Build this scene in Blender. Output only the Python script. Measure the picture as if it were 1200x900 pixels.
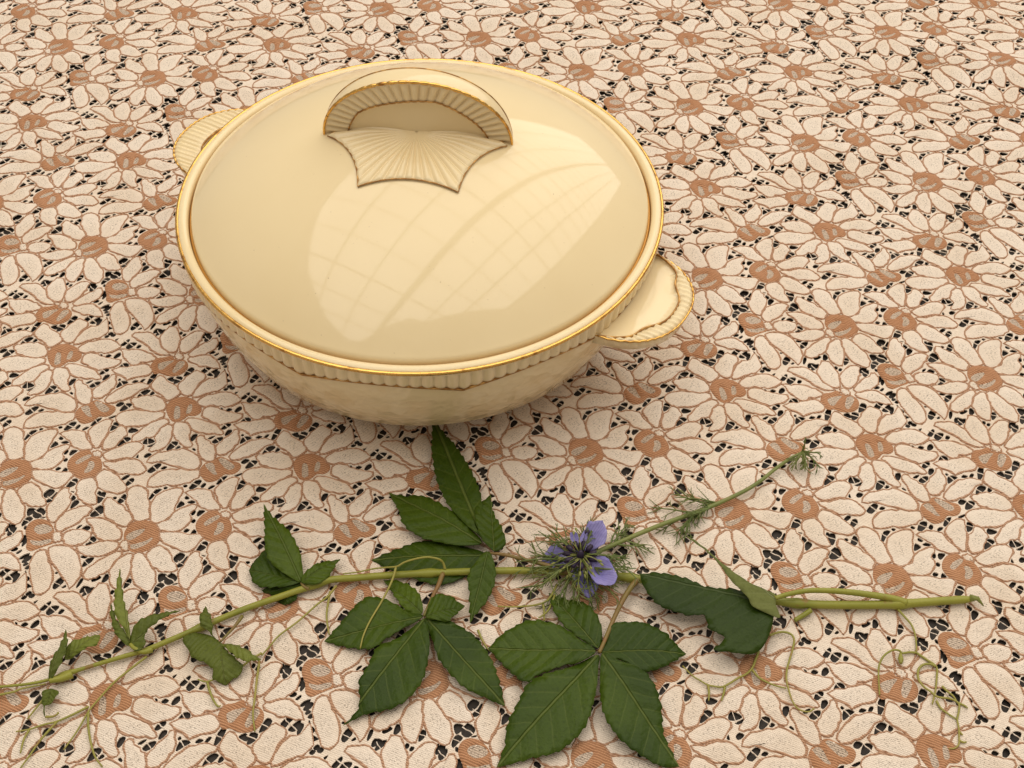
import bpy, math, random
import numpy as np
from mathutils import Matrix, Vector
from mathutils.geometry import delaunay_2d_cdt

for o in list(bpy.data.objects): bpy.data.objects.remove(o)
scene = bpy.context.scene
C = scene.collection
random.seed(7); rng = np.random.default_rng(7)

# ------------------------------------------------------------------ camera
cam_d = bpy.data.cameras.new('camera'); cam = bpy.data.objects.new('camera', cam_d); C.objects.link(cam)
cam_d.sensor_fit = 'HORIZONTAL'; cam_d.sensor_width = 36.0; cam_d.lens = 46.5
cam_d.clip_start = 0.01; cam_d.clip_end = 100.0
cx = Vector((0.99982642, 0.01375201, 0.0125703)); cy = Vector((-0.01863143, 0.73798001, 0.67456532)); cz = Vector((0.0, -0.67468243, 0.73810813))
CAM_Z = 0.518568
m = Matrix.Identity(4)
for i in range(3): m[i][0], m[i][1], m[i][2] = cx[i], cy[i], cz[i]
m.translation = (0, 0, CAM_Z); cam.matrix_world = m
scene.camera = cam

# ------------------------------------------------------------------ light
world = bpy.data.worlds.new('World'); scene.world = world; world.use_nodes = True
bg = world.node_tree.nodes['Background']
bg.inputs['Color'].default_value = (1.0, 0.90, 0.775, 1); bg.inputs['Strength'].default_value = 0.44
# daylight through the glazed roof overhead and behind (it mirrors in the lid)
ROOF_Z = 2.25
U = np.array([0.545, 0.8384]); Wd = np.array([0.8384, -0.545])          # along / across the roof
def roof_pt(t, s): p = U * t + Wd * s; return (p[0], p[1])
ld = bpy.data.lights.new('roof_daylight', 'AREA'); ld.shape = 'RECTANGLE'
T0, T1, S0, S1 = -2.2, 14.0, -2.1, 1.25
ld.size = T1 - T0; ld.size_y = S1 - S0
ld.energy = 366; ld.color = (1.0, 0.935, 0.835)
lo = bpy.data.objects.new('roof_daylight', ld); C.objects.link(lo)
lx, ly = roof_pt((T0 + T1) / 2, (S0 + S1) / 2)
lo.location = (lx, ly, ROOF_Z + 0.12); lo.rotation_euler = (0, 0, math.atan2(U[1], U[0]))

scene.render.engine = 'CYCLES'
scene.view_settings.view_transform = 'Standard'; scene.view_settings.look = 'None'
scene.view_settings.exposure = 0.0; scene.view_settings.gamma = 1.0

# ------------------------------------------------------------------ helpers
def put(name, verts, faces, mats, parent=None, smooth=True, midx=None, loc=None, attr=None):
    """one mesh object; verts in world metres (moved to a local origin when loc is given)"""
    v = np.asarray(verts, float).reshape(-1, 3)
    if loc is not None: v = v - np.asarray(loc)
    me = bpy.data.meshes.new(name)
    me.from_pydata(v.tolist(), [], faces if isinstance(faces, list) else np.asarray(faces).tolist())
    for mt in (mats if isinstance(mats, (list, tuple)) else [mats]): me.materials.append(mt)
    if midx is not None: me.polygons.foreach_set('material_index', np.asarray(midx, np.int32))
    if smooth: me.polygons.foreach_set('use_smooth', np.ones(len(me.polygons), bool))
    if attr:
        for k, a in attr.items():
            a = np.asarray(a, np.float32)
            if a.ndim == 1:
                at = me.attributes.new(k, 'FLOAT', 'POINT'); at.data.foreach_set('value', a)
            else:
                at = me.attributes.new(k, 'FLOAT_VECTOR', 'POINT'); at.data.foreach_set('vector', a.ravel())
    me.update()
    o = bpy.data.objects.new(name, me); C.objects.link(o)
    pl = Vector((0, 0, 0))
    if parent is not None:
        o.parent = parent
        q = parent
        while q is not None: pl += q.location; q = q.parent
    o.location = (Vector(loc) if loc is not None else Vector((0, 0, 0))) - pl
    return o
def empty(name, loc, label, cat, group=None):
    o = bpy.data.objects.new(name, None); C.objects.link(o); o.location = loc; o.empty_display_size = 0.02
    o['label'] = label; o['category'] = cat
    if group: o['group'] = group
    return o
def tag(o, label=None, cat=None, kind=None):
    if label: o['label'] = label
    if cat: o['category'] = cat
    if kind: o['kind'] = kind
    return o
def catmull(P, n, closed=False):
    P = np.asarray(P, float)
    if closed: Q = np.vstack([P[-1], P, P[0], P[1]]); k = len(P)
    else: Q = np.vstack([2 * P[0] - P[1], P, 2 * P[-1] - P[-2]]); k = len(P) - 1
    out = []
    for i in range(k):
        a, b, c, d = Q[i:i + 4]
        for j in range(n):
            t = j / n
            out.append(0.5 * ((2 * b) + (c - a) * t + (2 * a - 5 * b + 4 * c - d) * t * t + (3 * b - a - 3 * c + d) * t ** 3))
    if not closed: out.append(P[-1])
    return np.array(out)
def resample(P, n, closed=False):
    P = np.asarray(P, float)
    if closed: P = np.vstack([P, P[:1]])
    d = np.r_[0, np.cumsum(np.linalg.norm(np.diff(P, axis=0), axis=1))]
    t = np.linspace(0, d[-1], n + 1)[:-1] if closed else np.linspace(0, d[-1], n)
    return np.stack([np.interp(t, d, P[:, i]) for i in range(P.shape[1])], 1)
def inside(poly, P):
    r = np.zeros(len(P), bool); j = len(poly) - 1
    for i in range(len(poly)):
        a, b = poly[i], poly[j]
        c = (a[1] > P[:, 1]) != (b[1] > P[:, 1])
        r ^= c & (P[:, 0] < (b[0] - a[0]) * (P[:, 1] - a[1]) / (b[1] - a[1] + 1e-18) + a[0]); j = i
    return r
def ccw(q):
    q = np.asarray(q); a = np.sum(q[:, 0] * np.roll(q[:, 1], -1) - np.roll(q[:, 0], -1) * q[:, 1])
    return q if a > 0 else q[::-1]
def tube_mesh(P, R, seg=8, cap=True, flat=1.0):
    P = np.asarray(P, float); n = len(P); R = np.broadcast_to(np.asarray(R, float), (n,))
    T = np.gradient(P, axis=0); T /= np.linalg.norm(T, axis=1)[:, None] + 1e-12
    up = np.array([0, 0, 1.0]); ref = np.where(np.abs(T @ up)[:, None] > 0.9, np.array([1.0, 0, 0]), up)
    S = np.cross(T, ref); S /= np.linalg.norm(S, axis=1)[:, None]; N = np.cross(S, T)
    a = np.arange(seg) / seg * 2 * math.pi
    V = P[:, None] + R[:, None, None] * (np.cos(a)[None, :, None] * S[:, None] + flat * np.sin(a)[None, :, None] * N[:, None])
    V = V.reshape(-1, 3); F = []
    for i in range(n - 1):
        for j in range(seg):
            F.append((i * seg + j, i * seg + (j + 1) % seg, (i + 1) * seg + (j + 1) % seg, (i + 1) * seg + j))
    if cap:
        F.append(tuple(range(seg - 1, -1, -1))); F.append(tuple((n - 1) * seg + j for j in range(seg)))
    return V, F
def join(parts):
    VV, FF, k = [], [], 0
    for V, F in parts:
        VV.append(np.asarray(V)); FF += [tuple(i + k for i in f) for f in F]; k += len(V)
    return np.vstack(VV), FF
def lathe(profile, n, centre, fr=None):
    """profile [(r,z)], fr(theta array, i) -> radius offset for ring i"""
    a = np.arange(n) / n * 2 * math.pi; V = []
    for i, (r, z) in enumerate(profile):
        rr = np.full(n, r) + (fr(a, i) if fr else 0)
        V.append(np.c_[centre[0] + rr * np.cos(a), centre[1] + rr * np.sin(a), np.full(n, centre[2] + z)])
    V = np.vstack(V); F = []
    for i in range(len(profile) - 1):
        for j in range(n):
            F.append((i * n + j, i * n + (j + 1) % n, (i + 1) * n + (j + 1) % n, (i + 1) * n + j))
    return V, F

# ------------------------------------------------------------------ materials
def mat(name):
    m_ = bpy.data.materials.new(name); m_.use_nodes = True
    nt = m_.node_tree; return m_, nt, nt.nodes['Principled BSDF']
def nd(nt, t, **kw):
    n = nt.nodes.new(t)
    for k, v in kw.items():
        if k in n.inputs: n.inputs[k].default_value = v
        else: setattr(n, k, v)
    return n
def lk(nt, a, b): nt.links.new(a, b)
def mth(nt, op, a, b=None, c=None):
    n = nt.nodes.new('ShaderNodeMath'); n.operation = op
    for i, v in enumerate((a, b, c)):
        if v is None: continue
        if isinstance(v, (int, float)): n.inputs[i].default_value = v
        else: lk(nt, v, n.inputs[i])
    return n.outputs[0]
def mixc(nt, f, a, b):
    n = nt.nodes.new('ShaderNodeMix'); n.data_type = 'RGBA'
    for s, v in ((n.inputs[0], f), (n.inputs[6], a), (n.inputs[7], b)):
        if isinstance(v, (int, float)): s.default_value = v
        elif isinstance(v, tuple): s.default_value = (*v, 1)
        else: lk(nt, v, s)
    return n.outputs[2]
def ramp(nt, x, lo, hi):
    n = nt.nodes.new('ShaderNodeMapRange'); n.interpolation_type = 'SMOOTHSTEP'
    lk(nt, x, n.inputs[0]); n.inputs[1].default_value = lo; n.inputs[2].default_value = hi; return n.outputs[0]
def pos(nt, rot=0.0, scale=(1, 1, 1)):
    g = nt.nodes.new('ShaderNodeNewGeometry'); mp = nt.nodes.new('ShaderNodeMapping')
    mp.vector_type = 'TEXTURE'
    lk(nt, g.outputs['Position'], mp.inputs[0]); mp.inputs['Rotation'].default_value = (0, 0, rot); mp.inputs['Scale'].default_value = tuple(1.0 / v for v in scale)
    return mp.outputs[0]
def noise(nt, vec, scale, detail=2.0, rough=0.5):
    n = nd(nt, 'ShaderNodeTexNoise', Scale=scale, Detail=detail, Roughness=rough); lk(nt, vec, n.inputs['Vector']); return n.outputs[0]
def bump(nt, bs, h, strength, dist):
    b = nd(nt, 'ShaderNodeBump', Strength=strength, Distance=dist); lk(nt, h, b.inputs['Height']); lk(nt, b.outputs[0], bs.inputs['Normal'])

THREAD = math.radians(-22)
def lace_material(name, base, dark, speck, rib, period=350, wmix=.4):
    m_, nt, bs = mat(name)
    p = pos(nt); pr = pos(nt, THREAD, (220, 1900, 1)); pr2 = pos(nt, THREAD, (1000, 2300, 1))
    wv = nd(nt, 'ShaderNodeTexWave', Scale=1.0, Distortion=0.9, Detail=1.0, bands_direction='Y'); wv.inputs['Detail Scale'].default_value = 0.3
    lk(nt, pos(nt, THREAD, (60, period, 1)), wv.inputs['Vector'])
    n1 = mth(nt, 'ADD', mth(nt, 'MULTIPLY', noise(nt, pr, 1.0, 1.0), 1 - wmix), mth(nt, 'MULTIPLY', wv.outputs['Fac'], wmix)); big = noise(nt, p, 28.0, 3.0); med = noise(nt, p, 900.0, 2.0)
    f = mth(nt, 'ADD', mth(nt, 'MULTIPLY', ramp(nt, n1, .38, .62), rib), mth(nt, 'MULTIPLY', med, 0.25))
    col = mixc(nt, f, base, dark)
    tint = mixc(nt, ramp(nt, big, .35, .7), (1, 1, 1), (0.93, 0.90, 0.86))
    mul = nt.nodes.new('ShaderNodeMix'); mul.data_type = 'RGBA'; mul.blend_type = 'MULTIPLY'; mul.inputs[0].default_value = 1
    lk(nt, col, mul.inputs[6]); lk(nt, tint, mul.inputs[7]); col = mul.outputs[2]
    h = mth(nt, 'ADD', mth(nt, 'MULTIPLY', n1, 1.3), med)
    if speck:
        at = nd(nt, 'ShaderNodeAttribute', attribute_name='core')
        n2 = noise(nt, pr2, 1.0, 1.0, 0.6)
        s = mth(nt, 'MULTIPLY', ramp(nt, n2, .56, .66), ramp(nt, at.outputs['Fac'], .35, .85))
        s = mth(nt, 'MULTIPLY', s, speck)
        col = mixc(nt, s, col, (0.10, 0.075, 0.055))
    lk(nt, col, bs.inputs['Base Color']); bs.inputs['Roughness'].default_value = 0.95
    bs.inputs['Specular IOR Level'].default_value = 0.15
    bump(nt, bs, h, 0.7, 0.0005)
    return m_
M_PETAL = lace_material('lace_cream_weave', (0.87, 0.77, 0.665), (0.70, 0.59, 0.485), 0.68, 0.6)
M_GROUND = lace_material('lace_cream_thread', (0.89, 0.79, 0.68), (0.68, 0.56, 0.45), 0.0, 0.6)
M_SATIN = lace_material('lace_brown_satin_stitch', (0.58, 0.315, 0.18), (0.36, 0.175, 0.09), 0.0, 0.8, 290, .7)
M_CORD = lace_material('lace_brown_cord', (0.58, 0.365, 0.245), (0.39, 0.215, 0.13), 0.0, 0.8, 290, .7)
M_NET = lace_material('lace_open_net', (0.72, 0.60, 0.49), (0.42, 0.33, 0.26), 1.0, 0.8, 300, .6)

def plain(name, col, rough=0.5, spec=0.5, **kw):
    m_, nt, bs = mat(name)
    bs.inputs['Base Color'].default_value = (*col, 1); bs.inputs['Roughness'].default_value = rough; bs.inputs['Specular IOR Level'].default_value = spec
    for k, v in kw.items(): bs.inputs[k].default_value = v
    return m_, nt, bs
def ceramic(name, emboss=False):
    m_, nt, bs = plain(name, (0.74, 0.555, 0.285), 0.07, 0.42)
    p = pos(nt); big = noise(nt, p, 14.0, 3.0); sp = noise(nt, p, 900.0, 0.0)
    col = mixc(nt, ramp(nt, big, .3, .75), (0.82, 0.675, 0.415), (0.79, 0.64, 0.38))
    col = mixc(nt, mth(nt, 'MULTIPLY', ramp(nt, sp, .86, .9), 0.4), col, (0.28, 0.17, 0.08))
    lk(nt, col, bs.inputs['Base Color'])
    bs.inputs['Coat Weight'].default_value = 0.12; bs.inputs['Coat Roughness'].default_value = 0.03; bs.inputs['Coat IOR'].default_value = 1.5
    if emboss:
        v = nd(nt, 'ShaderNodeTexVoronoi', Scale=150.0, feature='SMOOTH_F1'); v.inputs['Smoothness'].default_value = 0.4
        n1 = noise(nt, p, 60.0, 2.0); vm = nt.nodes.new('ShaderNodeVectorMath'); vm.operation = 'MULTIPLY_ADD'
        nn = nd(nt, 'ShaderNodeTexNoise', Scale=70.0, Detail=2.0); lk(nt, p, nn.inputs['Vector'])
        lk(nt, nn.outputs['Color'], vm.inputs[0]); vm.inputs[1].default_value = (0.02, 0.02, 0.02); lk(nt, p, vm.inputs[2]); lk(nt, vm.outputs[0], v.inputs['Vector'])
        bump(nt, bs, mth(nt, 'ADD', v.outputs['Distance'], mth(nt, 'MULTIPLY', n1, .6)), 0.22, 0.0018)
    else:
        bump(nt, bs, noise(nt, p, 30.0, 1.0), 0.06, 0.002)
    return m_
M_GLAZE = ceramic('cream_glaze'); M_EMBOSS = ceramic('cream_glaze_embossed', True)
M_GOLD, nt_, bs_ = plain('worn_gilding', (0.72, 0.42, 0.11), 0.22, 0.5, Metallic=1.0)
p_ = pos(nt_); lk(nt_, mixc(nt_, ramp(nt_, noise(nt_, p_, 160.0, 3.0), .5, .72), (0.78, 0.47, 0.13), (0.40, 0.19, 0.05)), bs_.inputs['Base Color'])
lk(nt_, mth(nt_, 'MULTIPLY_ADD', noise(nt_, p_, 300.0, 2.0), 0.35, 0.08), bs_.inputs['Roughness'])
M_GOLDLINE, nt_, bs_ = plain('brown_gold_line', (0.30, 0.14, 0.035), 0.35, 0.5, Metallic=0.6)
p_ = pos(nt_); lk(nt_, mixc(nt_, ramp(nt_, noise(nt_, p_, 260.0, 3.0), .4, .7), (0.32, 0.155, 0.045), (0.66, 0.38, 0.12)), bs_.inputs['Base Color'])

M_AMBER, _, _ = plain('amber_groove_glow', (0.66, 0.34, 0.07), 0.35, 0.5, Metallic=0.35)  # warm bounced light between lid and rim, put into the colour
M_TABLE, nt_, bs_ = plain('dark_table_wood', (0.022, 0.016, 0.012), 0.6, 0.3)
pw = pos(nt_, 0, (8, 90, 8)); lk(nt_, mixc(nt_, noise(nt_, pw, 1.5, 4.0), (0.012, 0.009, 0.007), (0.045, 0.034, 0.026)), bs_.inputs['Base Color'])
M_BAR, _, _ = plain('roof_bar_paint', (0.30, 0.27, 0.22), 0.7, 0.2)
M_BOARD, _, _ = plain('lamp_mask_white', (0.86, 0.82, 0.76), 0.7, 0.2)  # pale so the added lamp masks mirror like the ambient world

def leaf_material(name, c1, c2, vein, under=False):
    m_, nt, bs = mat(name)
    at = nd(nt, 'ShaderNodeAttribute', attribute_name='leaf'); sx = nt.nodes.new('ShaderNodeSeparateXYZ'); lk(nt, at.outputs['Vector'], sx.inputs[0])
    u, v = sx.outputs[0], sx.outputs[1]; av = mth(nt, 'ABSOLUTE', v)
    p = pos(nt); n1 = noise(nt, p, 90.0, 3.0); n2 = noise(nt, p, 700.0, 2.0); n0 = noise(nt, p, 25.0, 1.0)
    wob = mth(nt, 'MULTIPLY', mth(nt, 'SUBTRACT', n1, 0.5), 0.05)
    # side veins leave the midrib at an angle
    ph = mth(nt, 'FRACT', mth(nt, 'MULTIPLY', mth(nt, 'ADD', mth(nt, 'SUBTRACT', u, mth(nt, 'MULTIPLY', av, 0.95)), wob), 7.0))
    dv = mth(nt, 'ABSOLUTE', mth(nt, 'SUBTRACT', ph, 0.5))
    side = mth(nt, 'MULTIPLY', mth(nt, 'SUBTRACT', 1.0, ramp(nt, dv, 0.0, 0.075)), mth(nt, 'SUBTRACT', 1.0, ramp(nt, av, 0.12, 0.30)))
    mid = mth(nt, 'SUBTRACT', 1.0, ramp(nt, av, 0.004, 0.014))
    vn = mth(nt, 'MAXIMUM', mid, mth(nt, 'MULTIPLY', side, 0.45))
    col = mixc(nt, ramp(nt, n0, .3, .7), c1, c2)
    col = mixc(nt, mth(nt, 'MULTIPLY', ramp(nt, n2, .45, .75), 0.35), col, tuple(x * 0.6 for x in c1))
    col = mixc(nt, mth(nt, 'MULTIPLY', vn, 0.75), col, vein)
    lk(nt, col, bs.inputs['Base Color'])
    bs.inputs['Roughness'].default_value = 0.46 if not under else 0.8; bs.inputs['Specular IOR Level'].default_value = 0.22
    bs.inputs['Subsurface Weight'].default_value = 0.0
    q = mth(nt, 'MULTIPLY', mth(nt, 'SUBTRACT', dv, 0.25), 0.6)
    hh = mth(nt, 'ADD', mth(nt, 'ADD', q, mth(nt, 'MULTIPLY', n2, 0.35)), mth(nt, 'MULTIPLY', mid, -0.8))
    bump(nt, bs, hh, 0.8, 0.0013)
    tr = nd(nt, 'ShaderNodeBsdfTranslucent'); tr.inputs['Color'].default_value = (c2[0] * 1.6, c2[1] * 1.8, c2[2] * 0.8, 1)
    mx = nt.nodes.new('ShaderNodeMixShader'); mx.inputs[0].default_value = 0.18
    out = nt.nodes['Material Output']; lk(nt, bs.outputs[0], mx.inputs[1]); lk(nt, tr.outputs[0], mx.inputs[2]); lk(nt, mx.outputs[0], out.inputs['Surface'])
    return m_
LEAFM = [leaf_material('creeper_leaf_green', (0.030, 0.059, 0.003), (0.058, 0.098, 0.005), (0.12, 0.155, 0.03)),
         leaf_material('creeper_leaf_bright', (0.050, 0.086, 0.004), (0.092, 0.14, 0.008), (0.12, 0.16, 0.035)),
         leaf_material('creeper_leaf_dark', (0.020, 0.042, 0.002), (0.032, 0.060, 0.003), (0.07, 0.10, 0.03)),
         leaf_material('creeper_leaf_underside', (0.155, 0.175, 0.05), (0.18, 0.20, 0.065), (0.22, 0.24, 0.10), True),
         leaf_material('creeper_leaf_olive', (0.10, 0.125, 0.018), (0.125, 0.155, 0.024), (0.20, 0.22, 0.06)),
         leaf_material('creeper_leaf_yellowgreen', (0.15, 0.185, 0.028), (0.19, 0.22, 0.036), (0.26, 0.27, 0.08))]
def stem_mat(name, a, b, c):
    m_, nt, bs = plain(name, a, 0.45, 0.4); p = pos(nt)
    col = mixc(nt, ramp(nt, noise(nt, p, 60.0, 3.0), .35, .7), a, b)
    col = mixc(nt, ramp(nt, noise(nt, p, 120.0, 4.0), .62, .72), col, c); lk(nt, col, bs.inputs['Base Color'])
    bump(nt, bs, noise(nt, p, 500.0, 2.0), 0.25, 0.0006); return m_
M_STEM = stem_mat('vine_stem', (0.27, 0.265, 0.035), (0.20, 0.215, 0.025), (0.24, 0.15, 0.035))
M_PETIOLE = stem_mat('red_brown_petiole', (0.22, 0.12, 0.04), (0.16, 0.15, 0.03), (0.24, 0.09, 0.04))
M_TENDRIL = stem_mat('tendril', (0.26, 0.25, 0.045), (0.32, 0.28, 0.06), (0.30, 0.18, 0.05))
M_NSTEM = stem_mat('feathery_stem', (0.15, 0.18, 0.045), (0.20, 0.22, 0.06), (0.24, 0.21, 0.07))
M_BRACT = stem_mat('feathery_bract', (0.10, 0.14, 0.03), (0.15, 0.17, 0.04), (0.20, 0.15, 0.06))
m_, nt, bs = mat('blue_violet_petal')
at = nd(nt, 'ShaderNodeAttribute', attribute_name='leaf'); sx = nt.nodes.new('ShaderNodeSeparateXYZ'); lk(nt, at.outputs['Vector'], sx.inputs[0])
p = pos(nt); wv = mth(nt, 'ABSOLUTE', mth(nt, 'SUBTRACT', mth(nt, 'FRACT', mth(nt, 'MULTIPLY', mth(nt, 'ADD', sx.outputs[1], mth(nt, 'MULTIPLY', noise(nt, p, 150.0, 2.0), .06)), 13.0)), .5))
col = mixc(nt, ramp(nt, noise(nt, p, 120.0, 3.0), .3, .7), (0.17, 0.155, 0.40), (0.29, 0.265, 0.53))
col = mixc(nt, mth(nt, 'MULTIPLY', mth(nt, 'SUBTRACT', 1.0, ramp(nt, wv, .02, .12)), .5), col, (0.10, 0.065, 0.24)); lk(nt, col, bs.inputs['Base Color'])
bs.inputs['Roughness'].default_value = 0.7; bs.inputs['Specular IOR Level'].default_value = 0.2
M_BLUE = m_
M_DARK, _, _ = plain('dark_purple_nectary', (0.022, 0.012, 0.035), 0.5, 0.4)
M_ANTHER, _, _ = plain('pale_green_style', (0.24, 0.25, 0.07), 0.6, 0.3)

# ------------------------------------------------------------------ table and roof frame (the setting)
tab_v = [(-0.75, 0.0, -0.0014), (0.75, 0.0, -0.0014), (0.75, 1.35, -0.0014), (-0.75, 1.35, -0.0014)]
tab_v = tab_v + [(x, y, -0.03) for x, y, z in tab_v]
tb = put('table_top', tab_v, [(0, 1, 2, 3), (7, 6, 5, 4), (0, 4, 5, 1), (1, 5, 6, 2), (2, 6, 7, 3), (3, 7, 4, 0)], M_TABLE, smooth=False)
tag(tb, 'dark wooden table top glimpsed through the holes of the lace', None, 'structure')

def box_between(a, b, w, h, z):
    a = np.array(a); b = np.array(b); d = (b - a) / np.linalg.norm(b - a); n = np.array([-d[1], d[0]]) * w / 2
    q = [a - n, b - n, b + n, a + n]
    return [(x, y, z) for x, y in q] + [(x, y, z + h) for x, y in q]
BOXF = [(3, 2, 1, 0), (4, 5, 6, 7), (0, 1, 5, 4), (1, 2, 6, 5), (2, 3, 7, 6), (3, 0, 4, 7)]
roof = bpy.data.objects.new('glazed_roof_frame', None); C.objects.link(roof); roof.location = (lx, ly, ROOF_Z)
tag(roof, 'frame of the glazed roof whose bars mirror in the lid', None, 'structure')
def bar(t0, s0, t1, s1, w, h=0.03, dz=0.0):
    put('glazing_bar', box_between(roof_pt(t0, s0), roof_pt(t1, s1), w, h, ROOF_Z + dz), BOXF, M_BAR, roof, smooth=False, loc=(*roof_pt((t0 + t1) / 2, (s0 + s1) / 2), ROOF_Z))
for s, w in ((-2.05, .05), (-1.28, .022), (-0.66, .023), (-0.12, .09), (0.36, .020), (0.71, .020), (1.22, .05)):
    bar(T0, s, T1, s, w)
for k in range(35):
    t = T0 + 0.12 + k * 0.45
    bar(t, S0, t, S1, 0.014 if k % 4 else 0.024, 0.02, 0.035)
# added boards that mask the lamp, cut to shape its mirror image in the lid
def board(pts):
    V = [(x, y, ROOF_Z + .06) for x, y in pts] + [(x, y, ROOF_Z + .085) for x, y in pts]; n = len(pts)
    F = [tuple(range(n - 1, -1, -1)), tuple(range(n, 2 * n))] + [(i, (i + 1) % n, n + (i + 1) % n, n + i) for i in range(n)]
    put('lamp_mask_board', V, F, M_BOARD, roof, smooth=False, loc=(pts[0][0], pts[0][1], ROOF_Z))
board([(-1.35, -1.15), (-1.60, -0.60), (-1.68, -0.20), (-1.72, .45), (-1.60, 1.1), (-1.35, 2.0), (-0.6, 5.0), (-3.4, 5.0), (-3.4, -1.15)])
board([(-3.4, -1.16), (-1.1, -1.17), (-0.80, -0.95), (-0.50, -0.72), (-0.20, -0.58), (0.02, -0.66), (0.35, -0.52), (0.7, -0.40), (1.6, -0.25), (2.0, -0.6), (2.0, -3.4), (-3.4, -3.4)])

# ------------------------------------------------------------------ lace tablecloth
MMU = 1e-3
A0 = np.array([-0.17639794, 0.37046776]); V1 = np.array([0.07089675, -0.03689642]); V2 = np.array([0.00208219, 0.16678129])
WARP = np.array([[-0.000786, 0.000656], [-0.000633, -1.1e-05], [-0.000406, -0.001107], [0.001268, -0.000415], [0.000849, -0.00178], [0.00156, -0.00249], [0.00108, 0.00079], [-0.000805, 0.001199], [0.000283, -0.001337], [0.001005, 0.000716]])
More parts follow.
